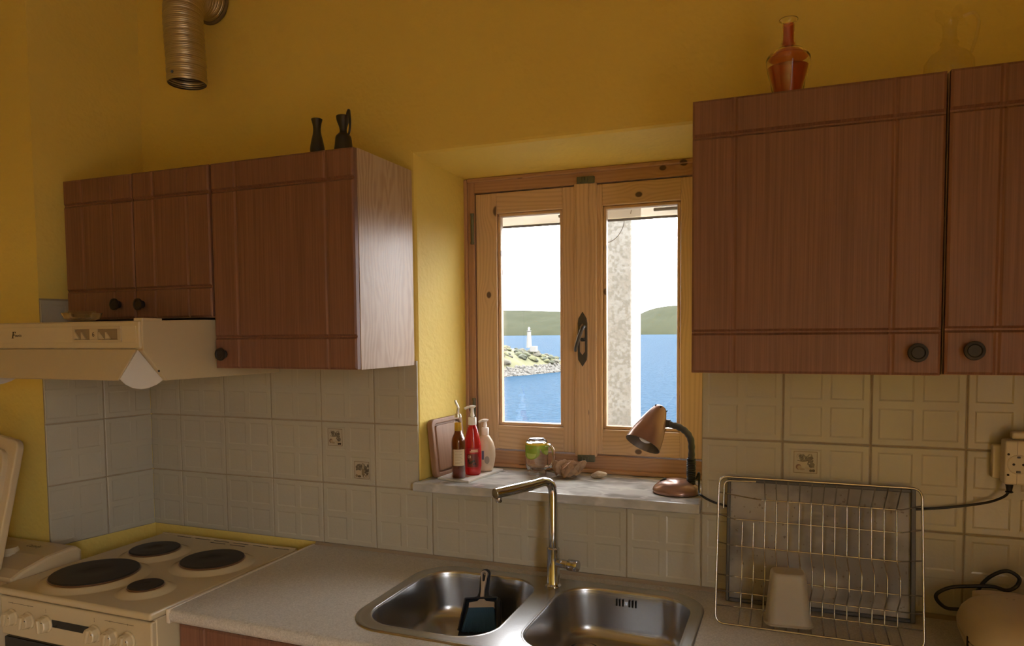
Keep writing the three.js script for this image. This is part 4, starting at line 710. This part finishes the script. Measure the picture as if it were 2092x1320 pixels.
{
  const r = rng(77), rose = thing('desert_rose', 'sandy brown desert rose crystal cluster on the sill', 'mineral', [1.508, SY, -0.195]); rose.scale.set(1.25, 1.1, 1.1);
  const blades = [], bl = () => { const g = new THREE.SphereGeometry(1, 18, 12), p = g.attributes.position; for (let k = 0; k < p.count; k++) { const f = 1 + 0.16 * (vn(p.getX(k) * 2 + 9, p.getZ(k) * 2 + 9, 64, 64, 5) - 0.5) * 2; p.setXYZ(k, p.getX(k) * f, p.getY(k), p.getZ(k) * f); } g.computeVertexNormals(); return g; };
  for (let i = 0; i < 22; i++) { const g = bl(), s = 0.015 + 0.008 * r(), a = i * 2.4, d = 0.004 + 0.024 * Math.sqrt(r()); g.scale(s * 1.05, 0.0026 + 0.0014 * r(), s); g.rotateX(1.15 + (r() - 0.5) * 0.8); g.rotateZ((r() - 0.5) * 0.9); g.rotateY(a + (r() - 0.5)); g.translate(Math.cos(a * 1.7) * d * 1.15, 0.019 + 0.013 * r(), Math.sin(a * 1.7) * d * 0.9); const p = g.attributes.position; for (let k = 0; k < p.count; k++) if (p.getY(k) < 0.0005) p.setY(k, 0.0005); blades.push(g); }
  const core = new THREE.IcosahedronGeometry(0.014, 1); core.scale(1.2, 0.9, 1); core.translate(0, 0.0135, 0); blades.push(core);
  part('crystals', blades.map(g => metres(g)), std({ map: tex(128, 128, (u, v) => mix3([0.28, 0.165, 0.10], [0.46, 0.30, 0.19], fbm(u, v, 8, 8, 4, 2)), true, 1 / 0.04, 1 / 0.04), roughness: 0.85 }), rose);
  const st = thing('pebble', 'small flat beige stone lying beside the desert rose', 'stone', [1.604, SY, -0.212]);
  const g = new THREE.IcosahedronGeometry(1, 4), p = g.attributes.position; for (let k = 0; k < p.count; k++) { const x = p.getX(k), y = p.getY(k), z = p.getZ(k), f = 1 + 0.3 * (vn(x * 1.6 + 9, y * 1.6 + z * 1.2 + 9, 64, 64, 8) - 0.5); p.setXYZ(k, x * f * 0.0235, Math.max(-0.0095, y * f * 0.0105), z * f * 0.0145); } const q = mergeVertices((() => { const a = g.clone(); a.deleteAttribute('uv'); a.deleteAttribute('normal'); return a; })(), 1e-5); q.computeVertexNormals(); q.rotateZ(0.12); q.translate(0, 0.0108, 0);
  part('stone', metres(q), std({ map: tex(128, 128, (u, v) => mix3([0.40, 0.30, 0.20], [0.62, 0.50, 0.37], fbm(u, v, 8, 8, 4, 7)), true, 1 / 0.03, 1 / 0.03), roughness: 0.8 }), st);
}
// ---------------------------------------------------------------- desk lamp
{
  const l = thing('desk_lamp', 'copper brown gooseneck desk lamp at the right end of the sill', 'lamp', [1.858, SY, -0.088]);
  const copper = std({ color: lin(0.33, 0.185, 0.14), metalness: 0.4, roughness: 0.22 });
  const P = (x, y, z = -0.088) => V(x - 1.858, y - SY, z + 0.088);
  const b = smoothLathe([[0.066, 0.004], [0.066, 0.009], [0.061, 0.018], [0.046, 0.030], [0.026, 0.0375], [0.0, 0.040]], 56, 40); b.scale(1, 1, 0.9); part('base', [b, (() => { const g = cyl(0.066, 0.066, 0.004, 56); g.scale(1, 1, 0.9); g.translate(0, 0.0042, 0); return g; })()], copper, l);
  const foot = cyl(0.064, 0.0655, 0.003, 56); foot.scale(1, 1, 0.9); foot.translate(0, 0.0016, 0); part('foot_ring', foot, blackPlastic, l);
  const sw = new RoundedBoxGeometry(0.018, 0.007, 0.008, 2, 0.002); sw.rotateZ(0.5); sw.translate(-0.036, 0.0345, 0.006); part('switch', sw, blackPlastic, l);
  const sl = []; for (let k = 0; k < 15; k++) { const t = new THREE.TorusGeometry(0.0105, 0.0024, 8, 24); t.rotateX(Math.PI / 2); t.translate(0.040, 0.030 + k * 0.0048, 0); sl.push(t); } const core = cyl(0.0105, 0.0100, 0.076, 20); core.translate(0.040, 0.065, 0); sl.push(core); part('ribbed_sleeve', sl, blackPlastic, l);
  const neck = spline([P(1.898, 1.222), P(1.899, 1.255), P(1.896, 1.283), P(1.884, 1.302), P(1.866, 1.314), P(1.846, 1.320), P(1.828, 1.324)], 50);
  part('gooseneck', sweep(neck, q => 0.0092 + 0.0006 * Math.sin(q * 260), 18), std({ color: lin(0.05, 0.05, 0.055), roughness: 0.45, metalness: 0.3 }), l);
  // shade: bullet profile along its own axis
  const apex = P(1.814, 1.371, -0.098), open = P(1.773, 1.270, -0.036), axis = open.clone().sub(apex), len = axis.length(); axis.normalize();
  const qn = new THREE.Quaternion().setFromUnitVectors(V(0, -1, 0), axis);
  const outP = [[0.0, 0.0], [0.010, 0.0015], [0.018, 0.008], [0.026, 0.026], [0.036, 0.055], [0.0445, 0.085], [0.0505, len]], inP = outP.slice(1).reverse().map(([r, y]) => [r - 0.0016, y + 0.0006]);
  const shade = new THREE.LatheGeometry(new THREE.SplineCurve(outP.map(p => new THREE.Vector2(p[0], -p[1]))).getPoints(40).map(v => new THREE.Vector2(Math.max(v.x, 1e-5), v.y)), 56), inner = lathe(inP.map(([r, y]) => [r, -y]), 56);
  const sh = part('shade', shade, copper, l); sh.position.copy(apex); sh.quaternion.copy(qn);
  part('shade_lining', inner, std({ color: lin(0.20, 0.17, 0.15), roughness: 0.45, metalness: 0.4 }), sh);
  for (const a of [0.2, 1.3, 2.4, 3.5, 4.6, 5.7]) { const s = new RoundedBoxGeometry(0.0035, 0.010, 0.002, 2, 0.0009); s.rotateX(0.5); s.translate(0, -0.0125, 0.0205); s.rotateY(a); part('vent_slot', s, darkGap, sh); }
  const bulb = smoothLathe([[0.0, -0.118], [0.012, -0.1155], [0.0205, -0.106], [0.0225, -0.094], [0.018, -0.078], [0.012, -0.062], [0.011, -0.045]], 32, 30); part('bulb', bulb, std({ color: lin(0.55, 0.54, 0.52), roughness: 0.3 }), sh, 'unlit white bulb');
  const jn = cyl(0.011, 0.013, 0.022, 20); jn.rotateZ(Math.PI / 2); const j = part('joint', jn, blackPlastic, l); j.position.copy(P(1.829, 1.324));
}
{
  const c = thing('lamp_cable', 'black lamp cable running behind the metal tray to the wall socket', 'cable', [2.2, 1.15, 0.015]);
  const pts = spline([V(1.912, 1.172, -0.088), V(1.919, 1.190, -0.088), V(1.921, 1.160, -0.080), V(1.926, 1.146, -0.03), V(1.936, 1.149, 0.006), V(1.955, 1.139, 0.009), V(1.985, 1.129, 0.008), V(2.05, 1.121, 0.006), V(2.2, 1.128, 0.006), V(2.36, 1.146, 0.006), V(2.453, 1.155, 0.007), V(2.537, 1.171, 0.010), V(2.585, 1.187, 0.020), V(2.607, 1.205, 0.034), V(2.612, 1.218, 0.040)], 140);
  partW('cord', sweep(pts, 0.0029, 10), blackPlastic, c);
  const plug = lathe([[0.006, -0.022], [0.0075, -0.021], [0.0078, -0.019], [0.0055, -0.017], [0.008, -0.001], [0.0085, 0.0], [0, 0.0]], 20); plug.translate(2.612, 1.2345, 0.040); partW('plug', plug, blackPlastic, c);
}
// ---------------------------------------------------------------- socket and adapter
{
  const s = thing('wall_socket', 'cream wall socket plate on the tiles at the right edge', 'socket', [2.625, 1.279, 0.0]);
  partW('plate', box(2.5825, 2.667, 1.2405, 1.3175, 0.0005, 0.024, 0.004), socketPlastic, s);
  partW('notch', box(2.6005, 2.6035, 1.268, 1.290, 0.0235, 0.0245), darkGap, s);
  const a = thing('socket_adapter', 'cream multi-way plug adapter pushed into the wall socket', 'adapter', [2.628, 1.235, 0.045]);
  const q = partW('body', box(2.5965, 2.662, 1.2355, 1.334, 0.0245, 0.066, 0.005, false, 3), socketPlastic, a);
  partW('seam', [box(2.6185, 2.6197, 1.236, 1.3336, 0.0655, 0.0664), box(2.6400, 2.6412, 1.236, 1.3336, 0.0655, 0.0664)], std({ color: lin(0.4, 0.35, 0.26), roughness: 0.6 }), q);
  const face = new THREE.TorusGeometry(0.0205, 0.0014, 10, 44); face.translate(2.6215, 1.281, 0.066); partW('outlet_ring', face, socketPlastic, q);
  const dish = cyl(0.0195, 0.0195, 0.0008, 40); dish.rotateX(Math.PI / 2); dish.translate(2.6215, 1.281, 0.0664); partW('outlet_face', dish, std({ color: lin(0.60, 0.55, 0.44), roughness: 0.4 }), q);
  for (const [x, y, r] of [[2.6125, 1.2815, 0.0027], [2.6305, 1.2815, 0.0027], [2.6025, 1.3035, 0.0025], [2.6025, 1.2575, 0.0025], [2.6425, 1.3035, 0.0025], [2.6425, 1.2575, 0.0025]]) { const h = cyl(r, r, 0.001, 16); h.rotateX(Math.PI / 2); h.translate(x, y, 0.0666); partW('pin_hole', h, darkGap, q); }
  partW('earth_clip', [box(2.6175, 2.6255, 1.2625, 1.2675, 0.066, 0.069, 0.001), box(2.6185, 2.6245, 1.2955, 1.2995, 0.066, 0.069, 0.001)], oldIron, q);
  const up = thing('cream_plug', 'small cream plug standing on top of the adapter', 'plug', [2.626, 1.335, 0.04]);
  partW('body', [box(2.6115, 2.642, 1.3345, 1.352, 0.028, 0.052, 0.005), sweep(spline([V(2.642, 1.345, 0.04), V(2.655, 1.348, 0.042), V(2.668, 1.338, 0.048), V(2.69, 1.31, 0.05)], 16), 0.0032, 8)], socketPlastic, up);
}
// ---------------------------------------------------------------- tray, dish rack, tub
{
  const t = thing('metal_tray', 'stained grey metal drip tray leaning on the tiles behind the rack', 'tray', [2.217, KY, 0.052]);
  const zinc = std({ map: tex(512, 512, (u, v) => { const n = fbm(u, v, 5, 6, 5, 44), m = fbm(u, v, 3, 8, 4, 50), s = fbm(u, v, 60, 60, 2, 52); let c = mix3([0.22, 0.205, 0.19], [0.36, 0.335, 0.30], sstep(0.3, 0.7, n)); c = mix3(c, [0.36, 0.32, 0.26], 0.7 * sstep(0.6, 0.68, m)); return mix3(c, [0.14, 0.10, 0.07], sstep(0.80, 0.86, s) * 0.7); }, true, 1 / 0.45, 1 / 0.45), metalness: 0.25, roughness: 0.55 });
  const edge = std({ color: lin(0.10, 0.10, 0.10), metalness: 0.4, roughness: 0.5 });
  const W = 0.213, H = 0.312;
  part('sheet', box(-W, W, 0.001, H, -0.003, 0.0), zinc, t);
  part('folded_edge', [box(-W, -W + 0.008, 0.001, H, 0.0, 0.012, 0.002), box(W - 0.010, W, 0.001, H, 0.0, 0.012, 0.002), box(-W + 0.008, W - 0.010, H - 0.008, H, 0.0, 0.012, 0.002), box(-W + 0.008, W - 0.010, 0.001, 0.009, 0.0, 0.012, 0.002)], edge, t);
  t.rotation.x = -0.105;

  const rk = thing('dish_rack', 'chrome wire dish rack standing on edge against the metal tray', 'dish rack', [2.209, KY + 0.0028, 0.216]);
  const A = 0.226, LEN = 0.342, tilt = Math.atan2(0.075, 0.334); rk.rotation.x = -tilt;
  const w2 = 0.216, fr = 0.0026;
  const frame = fillet([V(0, 0, 0), V(-w2, 0, 0), V(-w2, LEN, 0), V(w2, LEN, 0), V(w2, 0, 0), V(0, 0, 0)], 0.022, 6);
  part('frame', sweep(frame, fr, 10), wireSteel, rk); void A;
  part('frame', sweep(fillet([V(-w2 + 0.012, LEN - 0.075, -0.002), V(-w2 + 0.012, LEN - 0.010, -0.002), V(-w2 + 0.085, LEN - 0.008, -0.002)], 0.015, 6), 0.0018, 8), wireSteel, rk);
  const D = -0.092, r2 = 0.0016, bed = i => -0.165 + 0.0263 * i;
  for (let i = 0; i < 14; i++) {
    const x = bed(i), lo = 0.027, hi = i < 2 ? 0.235 : 0.294;
    const pts = [V(x, 0.001, -0.001), V(x, lo, D), V(x, 0.066, D), V(x + 0.003, 0.092, D + 0.028), V(x + 0.003, 0.140, D + 0.030), V(x, 0.172, D), V(x, hi, D)];
    if (i >= 2) pts.push(V(x, LEN - 0.001, -0.001));
    part('wire', sweep(fillet(pts, 0.008, 4), r2, 7), wireSteel, rk);
  }
  for (const [v, dep] of [[0.028, D - 0.003], [0.062, D - 0.003], [0.100, D - 0.003], [0.1745, D - 0.003], [0.240, D - 0.003], [0.292, D - 0.003]]) { const e = v === 0.292; part('cross_wire', sweep(fillet([V(-w2, v + 0.012, 0), V(e ? -0.125 : -w2 + 0.03, v, dep), V(w2 - 0.03, v, dep), V(w2, v + 0.012, 0)], 0.012, 4), r2, 7), wireSteel, rk); }

  const c = thing('plastic_tub', 'upturned translucent plastic tub standing in the dish rack', 'tub', [2.152, KY + 0.0085, 0.163]);
  const ring = (w, d, r, y) => rrect(0, 0, w, d, r, y, 5);
  part('body', loft([ring(0.108, 0.086, 0.022, 0.0), ring(0.109, 0.087, 0.022, 0.002), ring(0.108, 0.086, 0.022, 0.004), ring(0.096, 0.076, 0.018, 0.005), ring(0.086, 0.068, 0.016, 0.06), ring(0.076, 0.060, 0.014, 0.112), ring(0.070, 0.054, 0.014, 0.118), ring(0.064, 0.048, 0.012, 0.1195)], false, true), phy({ color: lin(0.62, 0.55, 0.42), transmission: 0.4, thickness: 0, roughness: 0.45 }), c);
  c.rotation.y = 0.12;
}
// ---------------------------------------------------------------- sandwich maker
{
  const s = thing('sandwich_maker', 'cream plastic sandwich maker on the worktop in the right corner', 'sandwich maker', [2.632, KY, 0.225]);
  const sup = (a, b, y, n = 3.2, cx = 0, cz = 0) => Array.from({ length: 56 }, (_, i) => { const t = -i / 56 * Math.PI * 2, c = Math.cos(t), q = Math.sin(t); return V(cx + Math.sign(c) * a * Math.pow(Math.abs(c), 2 / n), y, cz + Math.sign(q) * b * Math.pow(Math.abs(q), 2 / n)); });
  part('base', loft([sup(0.085, 0.085, 0.012), sup(0.115, 0.115, 0.016), sup(0.134, 0.134, 0.030), sup(0.1415, 0.1415, 0.050), sup(0.1425, 0.1425, 0.056), sup(0.140, 0.140, 0.0575)]), creamPlastic, s);
  part('lid', loft([sup(0.140, 0.140, 0.0595), sup(0.143, 0.143, 0.061), sup(0.1425, 0.1425, 0.070), sup(0.136, 0.136, 0.088), sup(0.124, 0.124, 0.103), sup(0.104, 0.104, 0.114), sup(0.09, 0.09, 0.117), sup(0.07, 0.07, 0.118)]), creamPlastic, s);
  part('seam', loft([sup(0.1385, 0.1385, 0.056), sup(0.1385, 0.1385, 0.061)], false, false), darkGap, s);
  part('top_ridge', loft([sup(0.100, 0.052, 0.112, 2.6, 0.05, 0.055), sup(0.094, 0.046, 0.120, 2.6, 0.05, 0.055), sup(0.082, 0.036, 0.1235, 2.6, 0.05, 0.055), sup(0.06, 0.02, 0.124, 2.6, 0.05, 0.055)], false, true), creamPlastic, s);
  part('hinge_cover', loft([sup(0.055, 0.026, 0.085, 3, -0.045, -0.113), sup(0.055, 0.026, 0.106, 3, -0.045, -0.113), sup(0.048, 0.020, 0.109, 3, -0.045, -0.113)], true, true), creamPlastic, s);
  for (const [x, z, c] of [[-0.006, -0.035, [0.18, 0.03, 0.015]], [-0.004, -0.012, [0.03, 0.04, 0.03]]]) { const g = new THREE.SphereGeometry(0.005, 14, 8); g.scale(1, 0.4, 1); const m = part('indicator_lens', g, std({ color: lin(...c), roughness: 0.2 }), s); m.position.set(x, 0.1175, z); }
  const txt = decal('wording_print', 0.05, 0.013, canvasTex(256, 64, g => { g.fillStyle = '#5a4326'; g.font = 'bold 30px sans-serif'; g.fillText('•• ▪▪ ••', 8, 26); g.fillText('▪ •• ▪', 40, 56); }), s, -0.028, 0.1187, -0.055); txt.rotation.x = -Math.PI / 2;
  part('latch_gap', box(-0.006, 0.006, -0.012, 0.010, -0.004, 0.004, 0.002), darkGap, s).position.set(-0.1365, 0.058, 0.05);
  for (const [x, z] of [[-0.07, -0.07], [0.07, -0.07], [-0.07, 0.07], [0.07, 0.07]]) { const f = cyl(0.012, 0.011, 0.013, 16); f.translate(x, 0.0068, z); part('foot', f, blackPlastic, s); }
  const c = thing('appliance_cord', 'looped black power cord behind the sandwich maker', 'cord', [2.55, 0.96, 0.05]);
  partW('cord', sweep(spline([V(2.60, 0.9405, 0.085), V(2.53, 0.939, 0.055), V(2.491, 0.938, 0.05), V(2.472, 0.962, 0.05), V(2.495, 0.984, 0.052), V(2.543, 0.996, 0.055), V(2.585, 0.998, 0.050), V(2.614, 0.991, 0.044), V(2.632, 1.002, 0.040), V(2.636, 1.020, 0.040), V(2.615, 1.033, 0.036), V(2.585, 1.017, 0.032), V(2.562, 0.985, 0.030), V(2.552, 0.95, 0.030), V(2.56, 0.905, 0.035), V(2.60, 0.8975, 0.04), V(2.70, 0.8975, 0.04)], 160), 0.0042, 12), blackPlastic, c);
}
// ---------------------------------------------------------------- on top of the cabinets
{
  const v = thing('small_vase', 'small dark clay vase standing left of the dark jug', 'vase', [0.924, 2.0713, 0.245]);
  part('body', smoothLathe([[0.0, 0.0], [0.013, 0.0], [0.0185, 0.010], [0.0200, 0.022], [0.0165, 0.042], [0.0118, 0.062], [0.0104, 0.076], [0.0120, 0.090], [0.0150, 0.1015], [0.0140, 0.102], [0.009, 0.085]], 36, 60), burnishedClay, v);
  const j = thing('small_jug', 'small dark clay jug with a raised handle on the cabinet corner', 'jug', [1.011, 2.0713, 0.247]);
  part('body', smoothLathe([[0.0, 0.0], [0.0265, 0.0], [0.0270, 0.004], [0.0240, 0.022], [0.0215, 0.042], [0.0185, 0.049], [0.0115, 0.056], [0.0096, 0.063], [0.0120, 0.075], [0.0165, 0.087], [0.0185, 0.098], [0.0175, 0.1015], [0.0165, 0.098], [0.0105, 0.080]], 36, 80), burnishedClay, j);
  part('handle', [sweep(spline([V(0.014, 0.096, 0.0), V(0.018, 0.107, 0.003), V(0.0215, 0.113, 0.004), V(0.0245, 0.104, 0.006), V(0.0275, 0.088, 0.008), V(0.0265, 0.070, 0.007), V(0.021, 0.053, 0.004), V(0.016, 0.048, 0.002)], 36), q => 0.0036 + 0.0008 * Math.cos(q * 3), 12)], burnishedClay, j);
  const gl = phy({ color: lin(0.95, 0.94, 0.9), transmission: 1, thickness: 0, roughness: 0.01, ior: 1.5 });
  const d = thing('red_decanter', 'glass decanter half full of red liquid on the right cabinet', 'decanter', [2.138, 2.0793, 0.205]);
  const dp = [[0.0, 0.0], [0.026, 0.0], [0.0285, 0.004], [0.0355, 0.040], [0.0435, 0.072], [0.0462, 0.088], [0.0450, 0.100], [0.0350, 0.112], [0.0200, 0.122], [0.0150, 0.132], [0.0138, 0.150], [0.0138, 0.172], [0.0195, 0.1795], [0.0190, 0.182], [0.0125, 0.174]];
  const dec = phy({ color: lin(0.98, 0.98, 0.95), transmission: 1, thickness: 0.002, roughness: 0.01, ior: 1.46 });
  part('glass', smoothLathe([...dp.slice(0, 14), [0.0150, 0.1785], [0.0116, 0.170], [0.0116, 0.150], [0.0128, 0.132], [0.0180, 0.1200], [0.0335, 0.1095], [0.0428, 0.098], [0.0440, 0.088], [0.0413, 0.072], [0.0333, 0.040], [0.0262, 0.006], [0.0, 0.004]], 52, 150), dec, d);
  part('liquid', lathe([[0, 0.0045], [0.0258, 0.0065], [0.0329, 0.040], [0.0408, 0.072], [0.0425, 0.078], [0, 0.078]], 48), phy({ color: lin(0.78, 0.20, 0.12), transmission: 0.8, thickness: 0, roughness: 0.05 }), d, 'deep red liquid');
  part('neck_tint', smoothLathe([[0.0424, 0.0995], [0.0330, 0.1090], [0.0176, 0.1200], [0.0124, 0.1318], [0.0113, 0.150], [0.0113, 0.171]], 44, 40), phy({ color: lin(0.78, 0.28, 0.18), transmission: 0.8, thickness: 0, roughness: 0.05 }), d, 'red tinted neck and shoulder');
  const g = thing('glass_jug', 'clear fluted glass jug with frilled lip behind the cabinet joint', 'jug', [2.447, 2.0817, 0.195]);
  const body = []; for (const [r, y, fl] of [[0.030, 0.0, 0], [0.036, 0.006, 0.02], [0.045, 0.026, 0.045], [0.044, 0.046, 0.045], [0.034, 0.062, 0.035], [0.020, 0.072, 0.01], [0.0150, 0.080, 0], [0.0180, 0.084, 0], [0.0145, 0.090, 0], [0.0125, 0.108, 0], [0.0145, 0.124, 0.0], [0.0220, 0.134, 0.10], [0.0300, 0.141, 0.18]]) body.push(Array.from({ length: 72 }, (_, i) => { const a = -i / 72 * Math.PI * 2, k = y > 0.12 ? Math.cos(a * 5) : Math.cos(a * 18); return V(Math.cos(a) * r * (1 + fl * k), y + (y > 0.12 ? 0.008 * k * fl / 0.18 : 0), Math.sin(a) * r * (1 + fl * k)); }));
  part('glass', loft(body, true, false), gl, g);
  part('handle', sweep(spline([V(0.022, 0.134, 0.004), V(0.040, 0.138, 0.006), V(0.049, 0.120, 0.008), V(0.046, 0.09, 0.007), V(0.038, 0.06, 0.006)], 30), 0.0035, 12), gl, g);
}

renderer.render(scene, camera);
